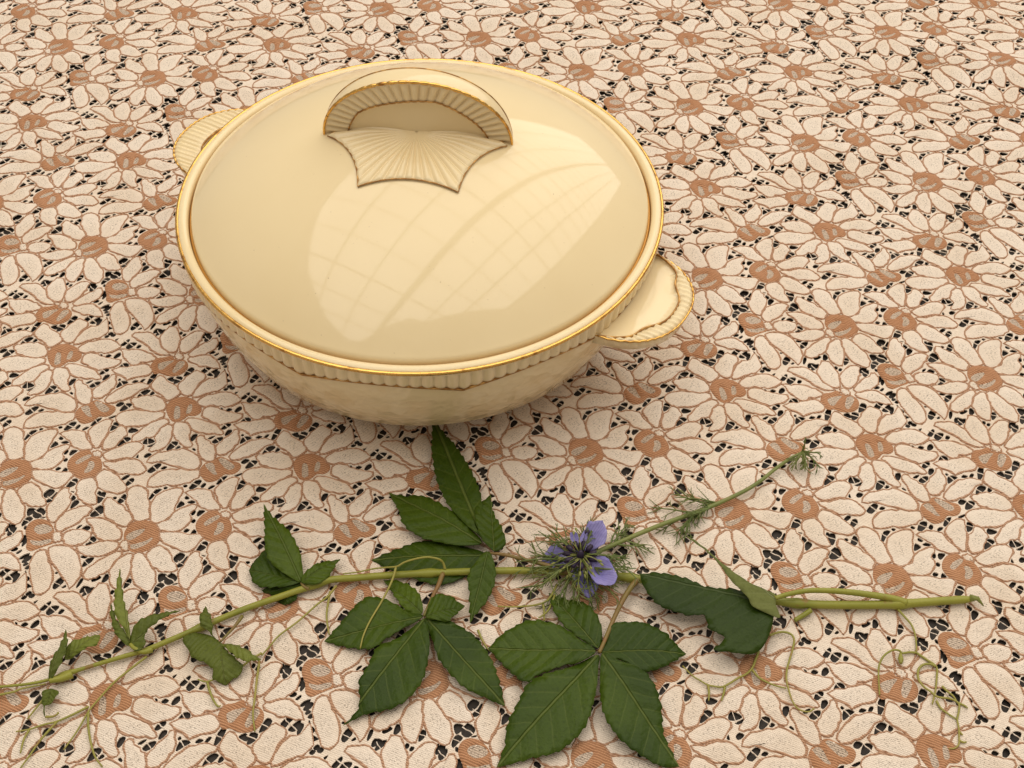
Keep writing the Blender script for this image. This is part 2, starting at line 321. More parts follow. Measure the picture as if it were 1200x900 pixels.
# one repeat of the lace, in lattice units (traced petals, centres with openings, holes)
PETALS=[["A",[[-0.172,0.1205],[-0.1501,0.1444],[-0.0967,0.16],[-0.0485,0.1529],[-0.0067,0.1249],[0.0191,0.0775],[-0.0125,0.0561],[-0.071,0.0439],[-0.1188,0.0664],
[-0.1628,0.0893]]],["A",[[0.0414,0.0684],[0.0108,0.1331],[0.0439,0.1615],[0.0988,0.1908],[0.1992,0.218],[0.1888,0.1862],[0.1764,0.1502],[0.1819,0.1309],
[0.1448,0.1021],[0.0983,0.0753]]],["A",[[0.0867,0.0646],[0.1504,0.0912],[0.1915,0.1291],[0.266,0.1707],[0.3196,0.185],[0.321,0.173],[0.2941,0.1484],
[0.3008,0.1256],[0.27,0.0924],[0.2055,0.0677],[0.1269,0.0537]]],["A",[[0.1249,0.0413],[0.2082,0.0623],[0.2848,0.0798],[0.3963,0.0953],[0.4141,0.0935],
[0.3868,0.0616],[0.3498,0.0336],[0.29,0.018],[0.1873,0.02],[0.1437,0.0219]]],["A",[[0.0676,-0.0424],[0.1169,-0.0078],[0.1548,0.0008],[0.2299,-0.0131],
[0.2613,-0.0252],[0.2943,-0.0406],[0.233,-0.0678],[0.1687,-0.073],[0.1052,-0.0646]]],["A",[[-0.0136,-0.0648],[0.0383,-0.051],[0.1014,-0.0731],[0.1535,-0.0916],
[0.1642,-0.1192],[0.1435,-0.1499],[0.0789,-0.1535],[0.0119,-0.1389],[-0.0111,-0.0988]]],["A",[[-0.0981,-0.0956],[-0.0419,-0.0674],[-0.0263,-0.0946],
[-0.0218,-0.1316],[-0.0378,-0.1764],[-0.0792,-0.1914],[-0.1254,-0.1777],[-0.1452,-0.1521],[-0.1331,-0.1227]]],["A",[[-0.3057,-0.1886],[-0.2424,-0.1399],
[-0.1308,-0.0837],[-0.1061,-0.082],[-0.1242,-0.1092],[-0.1605,-0.148],[-0.1971,-0.1714],[-0.242,-0.1948],[-0.2818,-0.2058]]],["A",[[-0.4063,-0.127],
[-0.3425,-0.1046],[-0.2339,-0.0701],[-0.1568,-0.0545],[-0.1431,-0.0632],[-0.1576,-0.0821],[-0.2399,-0.1163],[-0.3035,-0.1385],[-0.3703,-0.1421]]],
["A",[[-0.4013,-0.0265],[-0.3165,-0.0072],[-0.2132,-0.0038],[-0.1487,-0.0171],[-0.1364,-0.0381],[-0.1762,-0.0511],[-0.2784,-0.0684],[-0.3208,-0.0563],
[-0.3593,-0.0371]]],["A",[[-0.3131,0.0591],[-0.2796,0.0772],[-0.213,0.0696],[-0.1635,0.0603],[-0.0948,0.0474],[-0.1077,0.0243],[-0.1399,0.0049],
[-0.2021,0.0068],[-0.2845,0.0123]]],["A",[[-0.1244,-0.0511],[-0.0904,-0.0355],[-0.0688,-0.0579],[-0.0981,-0.0666]]],["B",[[0.2332,0.211],[0.3142,0.2422],
[0.386,0.2565],[0.4311,0.2333],[0.4874,0.2131],[0.4393,0.196],[0.3754,0.1854],[0.3077,0.2009]]],["B",[[0.432,0.2797],[0.489,0.3183],[0.5698,0.3432],
[0.5717,0.3075],[0.5469,0.264],[0.5331,0.236],[0.5232,0.2193],[0.4847,0.229],[0.4344,0.255]]],["B",[[0.5605,0.2319],[0.5611,0.2506],[0.586,0.2939],
[0.6459,0.3372],[0.697,0.3277],[0.703,0.3123],[0.6642,0.2701],[0.6228,0.2462],[0.5785,0.2299]]],["B",[[0.5864,0.2112],[0.6423,0.2404],[0.7126,0.277],
[0.7799,0.3008],[0.8446,0.3094],[0.819,0.2645],[0.7922,0.2461],[0.7156,0.2265],[0.6575,0.2031],[0.6073,0.2018]]],["B",[[0.5989,0.1816],[0.6767,0.1974],
[0.7502,0.2243],[0.8274,0.242],[0.8805,0.2341],[0.9039,0.2154],[0.8454,0.1941],[0.7535,0.1731],[0.6696,0.1737]]],["B",[[0.5852,0.1346],[0.6181,0.156],
[0.6755,0.1592],[0.7531,0.1532],[0.8085,0.1385],[0.7921,0.1172],[0.742,0.098],[0.6779,0.0931],[0.6204,0.0916],[0.5854,0.1148]]],["B",[[0.4683,0.0763],
[0.516,0.101],[0.5617,0.1114],[0.5999,0.0908],[0.6121,0.0626],[0.6414,0.0425],[0.6144,0.0287],[0.5348,0.0219],[0.4893,0.0307],[0.4651,0.0561]]],
["B",[[0.5064,0.199],[0.5522,0.2115],[0.5624,0.1976],[0.5191,0.1897]]],["C",[[-0.6886,-0.0501],[-0.6681,-0.0082],[-0.636,0.0241],[-0.5914,0.0385],
[-0.5549,0.0175],[-0.5474,-0.0139],[-0.5861,-0.0493],[-0.609,-0.0808],[-0.6246,-0.0904],[-0.6651,-0.0835],[-0.6864,-0.066]]],["C",[[-0.597,-0.0982],
[-0.5883,-0.0721],[-0.5432,-0.0334],[-0.4751,-0.0015],[-0.4052,0.0144],[-0.3929,0.009],[-0.4311,-0.0282],[-0.4712,-0.0616],[-0.518,-0.0842],[-0.5557,-0.1068]]],
["C",[[-0.5185,-0.1162],[-0.5011,-0.0963],[-0.4314,-0.0685],[-0.3634,-0.065],[-0.3393,-0.0754],[-0.361,-0.0961],[-0.4291,-0.1253],[-0.4856,-0.1323],
[-0.5115,-0.1264]]],["C",[[-0.5806,-0.1851],[-0.5848,-0.1666],[-0.5254,-0.1511],[-0.4636,-0.139],[-0.4146,-0.1473],[-0.3712,-0.1606],[-0.3441,-0.1888],
[-0.3418,-0.2184],[-0.366,-0.2463],[-0.3913,-0.2595],[-0.431,-0.2387],[-0.4839,-0.2243],[-0.5372,-0.2098]]],["C",[[-0.692,-0.2373],[-0.6636,-0.2039],
[-0.6193,-0.1861],[-0.5915,-0.2068],[-0.5505,-0.2281],[-0.515,-0.254],[-0.5066,-0.2783],[-0.5346,-0.2994],[-0.5833,-0.327],[-0.6157,-0.3178],[-0.6464,-0.2876],
[-0.6827,-0.2619]]],["C",[[-0.5918,-0.1249],[-0.561,-0.112],[-0.5414,-0.1214],[-0.5396,-0.1367],[-0.575,-0.1428]]],["D",[[0.2318,0.3982],[0.2122,0.4207],
[0.2479,0.4311],[0.3042,0.426],[0.3431,0.4192],[0.3697,0.3897],[0.3595,0.3632],[0.3033,0.3503],[0.2591,0.3688]]],["D",[[0.3728,0.4126],[0.4008,0.4504],
[0.4489,0.4841],[0.4737,0.5103],[0.5009,0.5097],[0.517,0.4816],[0.4924,0.4445],[0.4525,0.4132],[0.3988,0.3942]]],["D",[[0.4867,0.4056],[0.5137,0.4361],
[0.5619,0.4694],[0.6431,0.5106],[0.723,0.5334],[0.7731,0.5292],[0.7037,0.4908],[0.6542,0.4594],[0.6106,0.4362],[0.5504,0.4114],[0.503,0.3983]]],
["D",[[-0.0913,0.2556],[-0.0669,0.2853],[0.0305,0.3231],[0.1323,0.3531],[0.2107,0.3577],[0.2703,0.3449],[0.2774,0.3204],[0.2152,0.2931],[0.1297,0.2866],
[0.0538,0.2779],[-0.0142,0.271]]],["D",[[-0.0425,0.1743],[-0.0332,0.2062],[0.026,0.2455],[0.1276,0.2731],[0.225,0.2911],[0.2799,0.3058],[0.2961,0.2901],
[0.2717,0.2674],[0.2079,0.2358],[0.1132,0.2141],[0.0284,0.1905]]],["E",[[-0.2126,0.5389],[-0.2001,0.5686],[-0.1636,0.5892],[-0.1121,0.5814],[-0.0442,0.5775],
[0.0079,0.5485],[-0.0358,0.5241],[-0.0637,0.5058],[-0.1176,0.5196],[-0.1747,0.5209]]],["E",[[-0.0029,0.5701],[-0.0137,0.5918],[0.0388,0.6382],[0.0992,0.6694],
[0.1534,0.6745],[0.1691,0.6608],[0.1297,0.6248],[0.1105,0.5865],[0.101,0.5675],[0.0508,0.5559]]],["E",[[0.1177,0.5617],[0.1157,0.5853],[0.156,0.6284],
[0.223,0.6658],[0.2763,0.6929],[0.3005,0.7233],[0.3254,0.7091],[0.3407,0.6734],[0.3101,0.6372],[0.2374,0.6132],[0.168,0.5828]]],["E",[[0.1634,0.5532],
[0.2044,0.584],[0.2833,0.6142],[0.3736,0.6397],[0.448,0.6377],[0.4766,0.6347],[0.4254,0.6039],[0.3644,0.5757],[0.2766,0.5673],[0.2047,0.5437]]],
["E",[[0.2114,0.5194],[0.2325,0.543],[0.3072,0.5602],[0.4132,0.5681],[0.4996,0.5786],[0.4827,0.5538],[0.4221,0.526],[0.3499,0.5048],[0.2766,0.5065],
[0.2306,0.5075]]],["E",[[0.1057,0.4626],[0.1511,0.4823],[0.2475,0.4905],[0.3281,0.4929],[0.3873,0.4813],[0.3968,0.4699],[0.3247,0.4601],[0.2402,0.4476],
[0.169,0.4449]]],["E",[[0.0318,0.4272],[0.0605,0.443],[0.12,0.452],[0.1484,0.431],[0.1622,0.4025],[0.1952,0.3808],[0.1688,0.3703],[0.0951,0.3736],
[0.0504,0.3904]]],["E",[[-0.0799,0.3605],[-0.0459,0.4002],[0.0072,0.4215],[0.026,0.3848],[0.0182,0.347],[-0.0301,0.3181],[-0.0995,0.2955],[-0.079,0.3247],
[-0.0794,0.3426]]],["E",[[-0.2521,0.3075],[-0.2028,0.3505],[-0.1284,0.3997],[-0.0527,0.4309],[-0.0186,0.4271],[-0.0623,0.3964],[-0.0962,0.3568],
[-0.1547,0.3298],[-0.214,0.305]]],["E",[[-0.4112,0.358],[-0.3726,0.3878],[-0.2758,0.4147],[-0.1401,0.4387],[-0.0833,0.4541],[-0.0633,0.4424],[-0.1246,0.4098],
[-0.2059,0.3727],[-0.2773,0.3518],[-0.3639,0.3411]]],["E",[[-0.3326,0.4488],[-0.2802,0.4728],[-0.199,0.4962],[-0.1276,0.503],[-0.079,0.4904],[-0.0805,0.4665],
[-0.1423,0.4429],[-0.2213,0.4342],[-0.284,0.4292]]],["F",[[-0.463,0.695],[-0.4247,0.7143],[-0.3388,0.7367],[-0.2791,0.7348],[-0.2408,0.7177],[-0.209,0.6942],
[-0.1467,0.6856],[-0.2069,0.6717],[-0.267,0.6757],[-0.3534,0.6917]]],["F",[[-0.2418,0.7381],[-0.2366,0.7654],[-0.1851,0.7983],[-0.1389,0.8037],[-0.1007,0.7759],
[-0.0952,0.7358],[-0.1009,0.7088],[-0.1538,0.6992],[-0.2052,0.7053]]],["F",[[-0.0644,0.7223],[-0.0781,0.75],[-0.0528,0.7869],[0.0079,0.8218],[0.0865,0.8399],
[0.0713,0.8103],[0.0346,0.7657],[0.0003,0.7372],[-0.0395,0.7204]]],["F",[[0.008,0.7212],[0.0563,0.7604],[0.1147,0.7996],[0.1779,0.8297],[0.1994,0.8243],
[0.2077,0.8056],[0.1663,0.7704],[0.1027,0.743],[0.0382,0.718]]],["F",[[0.0083,0.701],[0.0887,0.7322],[0.1564,0.7503],[0.2172,0.7416],[0.2509,0.7293],
[0.2527,0.7147],[0.1782,0.7025],[0.0865,0.6964]]],["F",[[-0.518,0.6205],[-0.4479,0.6341],[-0.3703,0.6519],[-0.283,0.6517],[-0.2317,0.6458],[-0.2709,0.6292],
[-0.2941,0.6189],[-0.3467,0.6093],[-0.3721,0.5859],[-0.4283,0.583],[-0.4779,0.6018]]],["F",[[-0.5321,0.5293],[-0.4706,0.5558],[-0.3867,0.5776],[-0.3051,0.6038],
[-0.2607,0.6016],[-0.2427,0.5859],[-0.2822,0.562],[-0.3644,0.5382],[-0.3992,0.5155],[-0.443,0.5251]]],["F",[[-0.0952,0.6975],[-0.0522,0.7073],[-0.0368,0.6957],
[-0.0689,0.6833]]]]
CENTRES=[["A",[[-0.1219,-0.011],[-0.0923,0.0278],[-0.0203,0.0543],[0.0694,0.0647],[0.1192,0.044],[0.1323,0.0192],[0.1017,-0.0113],[0.0421,-0.0424],[-0.025,-0.0596],
[-0.0612,-0.0562],[-0.0656,-0.0337],[-0.1077,-0.0355]],[[[-0.1005,-0.018],[-0.0627,0.0065],[0.0023,0.0293],[0.0129,0.0257],[-0.0232,-0.0024],[-0.062,-0.0251],
[-0.0934,-0.0303]],[[-0.0578,-0.0398],[-0.018,-0.0268],[0.0447,-0.0007],[0.0704,0.015],[0.0809,0.0115],[0.0448,-0.0164],[-0.0026,-0.039],[-0.0461,-0.0528]]]],
["B",[[0.3464,0.1199],[0.3591,0.147],[0.4039,0.1797],[0.4713,0.2012],[0.5105,0.1898],[0.5601,0.193],[0.5943,0.1725],[0.5959,0.1489],[0.5594,0.1168],
[0.4863,0.0922],[0.4204,0.089],[0.3682,0.1008]],[[[0.3985,0.1358],[0.4226,0.1575],[0.464,0.1791],[0.4895,0.189],[0.4975,0.1807],[0.4646,0.159],[0.4242,0.1356]],
[[0.481,0.1226],[0.4959,0.146],[0.4932,0.1615],[0.5279,0.1694],[0.5436,0.1529],[0.5269,0.1331],[0.4957,0.1181]]]],["C",[[-0.79,-0.1581],[-0.7809,-0.128],
[-0.7358,-0.1036],[-0.6718,-0.0931],[-0.6224,-0.1],[-0.5928,-0.1172],[-0.6023,-0.1352],[-0.5838,-0.1428],[-0.5767,-0.153],[-0.6239,-0.1735],[-0.6708,-0.1939],
[-0.7113,-0.2109],[-0.7489,-0.2077],[-0.7586,-0.1826]],[[[-0.7377,-0.1382],[-0.7222,-0.1227],[-0.6709,-0.107],[-0.6215,-0.1078],[-0.6116,-0.1155],
[-0.6362,-0.131],[-0.6872,-0.1466],[-0.7226,-0.1467]],[[-0.7358,-0.1774],[-0.6802,-0.1687],[-0.6014,-0.1429],[-0.5916,-0.1505],[-0.6274,-0.1685],
[-0.6857,-0.1856],[-0.7246,-0.1866]]]],["D",[[0.2848,0.3047],[0.3159,0.3423],[0.3603,0.3612],[0.3871,0.3805],[0.4264,0.3917],[0.4967,0.3925],[0.5562,0.3974],
[0.5747,0.3842],[0.547,0.3562],[0.5018,0.3394],[0.4691,0.334],[0.43,0.3037],[0.3702,0.2814],[0.3253,0.284]],[[[0.3186,0.3364],[0.355,0.3534],[0.3835,0.349],
[0.4003,0.3312],[0.4214,0.3231],[0.3896,0.3158],[0.3409,0.3263]],[[0.4018,0.3773],[0.4367,0.3884],[0.4952,0.3856],[0.5291,0.3781],[0.5173,0.3645],
[0.4774,0.3554],[0.4395,0.3619]]]],["E",[[-0.0576,0.467],[-0.0582,0.4952],[-0.018,0.5258],[0.054,0.5495],[0.1353,0.5538],[0.1932,0.5387],[0.1989,0.5166],
[0.1636,0.4944],[0.1141,0.4831],[0.0872,0.463],[0.043,0.4413],[-0.0064,0.4392]],[[[0.0151,0.4511],[0.0023,0.4855],[0.0084,0.501],[0.0354,0.5025],
[0.0521,0.4782],[0.0522,0.4596]],[[0.0914,0.4919],[0.0956,0.521],[0.1175,0.5331],[0.1288,0.5192],[0.1245,0.4995],[0.1017,0.4896]]]],["F",[[-0.2613,0.6114],
[-0.2329,0.648],[-0.1753,0.6664],[-0.1198,0.6892],[-0.0946,0.6773],[-0.0249,0.6909],[0.0181,0.6807],[0.0142,0.6499],[-0.0365,0.6185],[-0.1116,0.5987],
[-0.1767,0.5961],[-0.2083,0.5839],[-0.2408,0.5912]],[[[-0.2082,0.6286],[-0.1744,0.6464],[-0.1095,0.6689],[-0.095,0.6687],[-0.1333,0.6408],[-0.1667,0.6132],
[-0.1945,0.6118]],[[-0.0878,0.6264],[-0.0736,0.6546],[-0.0558,0.6762],[-0.013,0.6861],[-0.0138,0.6683],[-0.0391,0.6426],[-0.0664,0.6215]]]]]
HOLES=[[[-0.3778,-0.0008],[-0.3309,0.0303],[-0.3082,0.0293],[-0.3121,0.0141],[-0.3452,-0.0036],[-0.3722,-0.0097]],[[-0.3689,0.0485],[-0.3657,0.0721],[-0.3288,0.0847],
[-0.3276,0.0683],[-0.3488,0.0448]],[[-0.2234,0.0796],[-0.199,0.106],[-0.1812,0.1059],[-0.1787,0.0939],[-0.1996,0.0767],[-0.2202,0.0741]],[[-0.2651,0.0826],
[-0.2466,0.0889],[-0.2395,0.0842],[-0.2533,0.0778]],[[-0.0138,0.1378],[0.0124,0.171],[0.0517,0.18],[0.0204,0.1561],[-0.0,0.1368]],[[0.2298,0.1914],
[0.2378,0.2016],[0.2611,0.1986],[0.2476,0.1905]],[[0.192,0.1538],[0.2079,0.174],[0.236,0.17],[0.2163,0.1573],[0.1948,0.1482]],[[0.2563,0.1817],[0.2803,0.1947],
[0.308,0.1948],[0.2854,0.1842]],[[0.3,0.1539],[0.3111,0.1666],[0.3254,0.1638],[0.3182,0.1519],[0.3048,0.1476]],[[0.3406,0.159],[0.3508,0.1737],[0.3867,0.1798],
[0.3716,0.1661],[0.3514,0.1542]],[[0.3124,0.1282],[0.3252,0.1372],[0.3394,0.1344],[0.331,0.1252],[0.3166,0.1231]],[[0.2774,0.0861],[0.2901,0.095],
[0.3114,0.0951],[0.2957,0.0835],[0.2797,0.0814]],[[0.3278,0.0876],[0.3414,0.1035],[0.3605,0.0991],[0.3525,0.0893],[0.3342,0.0831]],[[0.3936,0.0475],
[0.4216,0.0774],[0.449,0.0817],[0.451,0.0684],[0.4183,0.0485]],[[0.2543,-0.0114],[0.2821,0.0085],[0.3158,0.0084],[0.303,-0.008],[0.2764,-0.0218],
[0.2602,-0.0197]],[[0.2845,-0.0295],[0.3131,-0.0115],[0.3297,0.0058],[0.3428,0.0049],[0.3383,-0.0115],[0.3133,-0.0286],[0.2912,-0.0345]],[[0.1777,-0.0899],
[0.1937,-0.0806],[0.2253,-0.0771],[0.2232,-0.0889],[0.2015,-0.1032],[0.1873,-0.1046]],[[0.2286,-0.0914],[0.2572,-0.0661],[0.2937,-0.0691],[0.2936,-0.0804],
[0.2653,-0.098],[0.2376,-0.1006]],[[0.1713,-0.1399],[0.179,-0.1233],[0.201,-0.1101],[0.2271,-0.1123],[0.2065,-0.1282],[0.1822,-0.1448]],[[0.2839,-0.0938],
[0.3119,-0.0837],[0.3104,-0.0889],[0.2888,-0.0953]],[[-0.2511,-0.2006],[-0.2371,-0.1824],[-0.1994,-0.1814],[-0.2102,-0.1913],[-0.2401,-0.2045]],
[[-0.1832,-0.1871],[-0.1737,-0.168],[-0.1551,-0.1638],[-0.148,-0.1753],[-0.1653,-0.1886],[-0.1801,-0.192]],[[-0.0294,-0.1763],[-0.0234,-0.1507],
[0.0017,-0.1431],[0.0074,-0.153],[-0.0091,-0.168]],[[-0.3394,-0.1697],[-0.3229,-0.1487],[-0.2832,-0.1366],[-0.2939,-0.1536],[-0.3212,-0.1712],
[-0.3347,-0.1743]],[[-0.3659,-0.1488],[-0.3493,-0.1412],[-0.3272,-0.1419],[-0.3394,-0.1497],[-0.3618,-0.1525]],[[-0.4128,-0.0633],[-0.3912,-0.0492],
[-0.3652,-0.0485],[-0.3684,-0.0572],[-0.3919,-0.0685],[-0.4075,-0.0689]],[[-0.4523,-0.0703],[-0.4415,-0.0598],[-0.4211,-0.0532],[-0.4304,-0.0633],
[-0.4466,-0.0722]],[[-0.3571,-0.1021],[-0.3376,-0.0918],[-0.3404,-0.0806],[-0.3235,-0.0728],[-0.3029,-0.078],[-0.3099,-0.0874],[-0.336,-0.1012],
[-0.3505,-0.1057]],[[-0.3079,-0.2507],[-0.2941,-0.2328],[-0.2551,-0.2276],[-0.2683,-0.2399],[-0.2973,-0.2539]],[[-0.3396,-0.2413],[-0.3291,-0.2184],
[-0.3116,-0.2125],[-0.3126,-0.224],[-0.3301,-0.2428]],[[0.4321,0.0369],[0.4556,0.0403],[0.4535,0.036],[0.4375,0.0343]],[[0.4468,0.0056],[0.4546,0.0247],
[0.4766,0.022],[0.4723,0.0134],[0.4519,0.0037]],[[0.4648,-0.015],[0.4688,0.003],[0.4881,0.0151],[0.5086,0.0121],[0.499,0.0004],[0.4768,-0.0141]],
[[0.0674,0.192],[0.0768,0.1993],[0.0945,0.1991],[0.0776,0.1893]],[[0.1991,0.2306],[0.2154,0.2386],[0.2284,0.2352],[0.2121,0.2272]],[[0.2476,0.2354],
[0.277,0.2654],[0.3122,0.2743],[0.3061,0.2593],[0.2731,0.237]],[[0.3237,0.2591],[0.3395,0.2721],[0.3535,0.2702],[0.3422,0.257],[0.328,0.2538]],[[0.3785,0.2632],
[0.3948,0.2754],[0.4172,0.2797],[0.4061,0.2695],[0.3846,0.2595]],[[0.4299,0.2941],[0.4539,0.3188],[0.4876,0.3316],[0.4732,0.3146],[0.4435,0.2929]],
[[0.5796,0.3093],[0.5905,0.3351],[0.6135,0.3425],[0.6253,0.3346],[0.6103,0.3184],[0.589,0.3072]],[[0.7127,0.3313],[0.7279,0.3475],[0.7743,0.3497],
[0.7575,0.3374],[0.7268,0.3282]],[[0.6689,0.2691],[0.695,0.3],[0.7264,0.3072],[0.7372,0.3013],[0.7096,0.2846],[0.6782,0.2671]],[[0.8418,0.317],[0.8604,0.3358],
[0.9016,0.339],[0.9122,0.3332],[0.8829,0.3202],[0.852,0.3123]],[[0.8779,0.3108],[0.9071,0.3237],[0.9253,0.332],[0.924,0.3234],[0.8948,0.3106]],[[0.5419,0.3475],
[0.5824,0.3654],[0.5952,0.3662],[0.5631,0.3489]],[[0.7593,0.1586],[0.7855,0.1764],[0.8061,0.1772],[0.7835,0.1602],[0.7652,0.154]],[[0.7937,0.1448],
[0.814,0.1672],[0.8362,0.1742],[0.8435,0.166],[0.8178,0.1465],[0.7993,0.141]],[[0.6174,0.0696],[0.6249,0.081],[0.6423,0.0791],[0.6294,0.0704]],[[0.8747,0.2731],
[0.8952,0.286],[0.9189,0.2853],[0.8967,0.2701],[0.8789,0.266]],[[0.6331,0.014],[0.6608,0.0355],[0.6937,0.0354],[0.6816,0.0251]],[[-0.9225,-0.1841],
[-0.9163,-0.1688],[-0.8863,-0.1551],[-0.8717,-0.1566],[-0.8831,-0.1712],[-0.9123,-0.1858]],[[-0.9216,-0.1619],[-0.907,-0.1574],[-0.9113,-0.1636],
[-0.922,-0.1672]],[[-0.8055,-0.1971],[-0.8041,-0.1811],[-0.7805,-0.171],[-0.7709,-0.1755],[-0.784,-0.1903],[-0.7949,-0.1994]],[[-0.8461,-0.2337],
[-0.8308,-0.2224],[-0.8056,-0.2206],[-0.8081,-0.229],[-0.8328,-0.2373]],[[-0.8031,-0.2356],[-0.7792,-0.2205],[-0.7722,-0.2239],[-0.7893,-0.2363]],
[[-0.7682,-0.2469],[-0.7492,-0.2311],[-0.7183,-0.2194],[-0.7179,-0.2259],[-0.7482,-0.2443]],[[-0.7322,-0.2598],[-0.7183,-0.249],[-0.6997,-0.2505],
[-0.7216,-0.2624]],[[-0.6836,-0.296],[-0.6772,-0.2871],[-0.6613,-0.291],[-0.6677,-0.2999],[-0.68,-0.3008]],[[-0.6709,-0.3248],[-0.6692,-0.3096],
[-0.6483,-0.3086],[-0.6337,-0.3108],[-0.6499,-0.3182],[-0.666,-0.3255]],[[-0.6529,-0.3373],[-0.6355,-0.326],[-0.6188,-0.3277],[-0.634,-0.3396],
[-0.6458,-0.3412]],[[-0.8667,-0.3188],[-0.832,-0.2958],[-0.7972,-0.2898],[-0.8221,-0.3086],[-0.8431,-0.3266],[-0.8568,-0.3259]],[[-0.8159,-0.3223],
[-0.7848,-0.3002],[-0.7599,-0.287],[-0.7576,-0.2959],[-0.7788,-0.3195],[-0.8048,-0.3254]],[[-0.5055,-0.2368],[-0.497,-0.2304],[-0.4846,-0.2321],
[-0.4962,-0.2377]],[[-0.4896,-0.2781],[-0.4863,-0.2643],[-0.4619,-0.2438],[-0.4366,-0.2493],[-0.4486,-0.2632],[-0.4715,-0.2796]],[[-0.4331,-0.2671],
[-0.4152,-0.2557],[-0.4078,-0.2603],[-0.4241,-0.2677]],[[-0.7053,-0.2784],[-0.7003,-0.2735],[-0.6906,-0.2807],[-0.6968,-0.284]],[[-0.7071,-0.3569],
[-0.6897,-0.3457],[-0.6653,-0.3438],[-0.69,-0.3567]],[[-0.1115,-0.2144],[-0.1027,-0.2013],[-0.0859,-0.2012],[-0.0921,-0.2118]],[[0.0213,0.3321],[0.0424,0.3615],
[0.0789,0.3699],[0.0799,0.3589],[0.0431,0.3335]],[[0.0809,0.348],[0.0971,0.3606],[0.1134,0.3585],[0.0944,0.3479]],[[0.1713,0.4023],[0.1798,0.4223],
[0.2074,0.4309],[0.2081,0.4198],[0.1895,0.402]],[[0.2955,0.4353],[0.3203,0.45],[0.3406,0.4547],[0.3168,0.4379]],[[0.3326,0.4325],[0.3637,0.4532],
[0.3958,0.4619],[0.3886,0.4476],[0.356,0.4303]],[[0.3769,0.4949],[0.3992,0.5161],[0.4271,0.5248],[0.4307,0.5164],[0.3988,0.4963]],[[0.4113,0.4777],
[0.4214,0.496],[0.4451,0.5037],[0.4511,0.496],[0.4248,0.4776]],[[0.5334,0.4741],[0.5429,0.4943],[0.5738,0.506],[0.6008,0.5054],[0.5715,0.4896],[0.5427,0.4731]],
[[0.5027,0.5445],[0.5295,0.5715],[0.5634,0.577],[0.5644,0.5633],[0.522,0.5457]],[[0.5265,0.5019],[0.537,0.5089],[0.5477,0.5045],[0.5342,0.4982]],
[[0.7074,0.4694],[0.728,0.4964],[0.7578,0.5109],[0.7826,0.5103],[0.7568,0.4897],[0.7202,0.4702]],[[0.7924,0.5001],[0.8044,0.5153],[0.8233,0.5116],
[0.8057,0.4996]],[[0.5697,0.407],[0.5901,0.4218],[0.6203,0.423],[0.5965,0.4057],[0.5762,0.4019]],[[0.6091,0.3964],[0.6299,0.4208],[0.6609,0.431],
[0.6756,0.4269],[0.649,0.4056],[0.619,0.3935]],[[-0.0705,0.2256],[-0.0598,0.2389],[-0.0231,0.2625],[0.0029,0.2641],[-0.0109,0.2479],[-0.0439,0.2261]],
[[0.013,0.2533],[0.0329,0.2666],[0.0525,0.2667],[0.0344,0.2552]],[[0.7515,0.54],[0.7627,0.5699],[0.7876,0.587],[0.8022,0.5835],[0.7852,0.5568],[0.7612,0.5377]],
[[0.6929,0.5311],[0.7094,0.5462],[0.7265,0.5479],[0.71,0.5327]],[[0.6366,0.5159],[0.6538,0.5289],[0.6799,0.5303],[0.6578,0.5185]],[[0.3806,0.57],[0.398,0.5825],
[0.4211,0.5817],[0.4031,0.5705]],[[0.4446,0.58],[0.4558,0.5967],[0.479,0.6068],[0.4875,0.5969],[0.4624,0.5808]],[[0.3353,0.569],[0.3482,0.571],[0.3548,0.5664],
[0.344,0.5639]],[[-0.1071,0.5899],[-0.0766,0.6043],[-0.0606,0.6006],[-0.0635,0.5877],[-0.091,0.5863]],[[-0.0528,0.5853],[-0.0427,0.6121],[-0.0031,0.6178],
[-0.0128,0.5994],[-0.0428,0.5842]],[[0.0091,0.6314],[0.0216,0.6541],[0.0417,0.6711],[0.0688,0.6699],[0.0525,0.6488],[0.0222,0.6334]],[[0.2369,0.6764],
[0.2354,0.7008],[0.2658,0.7063],[0.2626,0.6922],[0.2464,0.6762]],[[0.3703,0.6583],[0.3876,0.672],[0.4069,0.6701],[0.3932,0.6587]],[[0.3259,0.6433],
[0.3395,0.6546],[0.3599,0.6545],[0.3446,0.6427]],[[0.4146,0.6516],[0.438,0.6618],[0.4252,0.6483]],[[-0.1841,0.2519],[-0.1735,0.2653],[-0.167,0.2536]],
[[0.2,0.3708],[0.2102,0.3776],[0.2252,0.3743],[0.219,0.3685]],[[-0.284,0.7441],[-0.2652,0.7641],[-0.2284,0.7778],[-0.2354,0.7631],[-0.2733,0.7423]],
[[-0.0812,0.7856],[-0.0723,0.797],[-0.0535,0.7982],[-0.067,0.7862]],[[0.0952,0.8106],[0.1105,0.8298],[0.141,0.8368],[0.1344,0.8197],[0.1083,0.8033]],
[[0.1944,0.8465],[0.1946,0.857],[0.2159,0.8567],[0.2129,0.8482]],[[0.2162,0.7972],[0.222,0.8166],[0.2437,0.8216],[0.2467,0.8146],[0.2269,0.7946]],
[[0.2558,0.7505],[0.2798,0.7712],[0.3066,0.7748],[0.2943,0.7594],[0.2667,0.747]],[[0.2871,0.7326],[0.3006,0.7447],[0.3219,0.7456],[0.3057,0.7329]],
[[-0.4828,0.644],[-0.4603,0.6646],[-0.4214,0.6735],[-0.4249,0.6624],[-0.4603,0.6389]],[[-0.5299,0.6408],[-0.5106,0.6582],[-0.4855,0.6743],[-0.4772,0.6684],
[-0.5027,0.6445]],[[-0.4068,0.6563],[-0.3954,0.6707],[-0.3735,0.6717],[-0.3883,0.658]]]

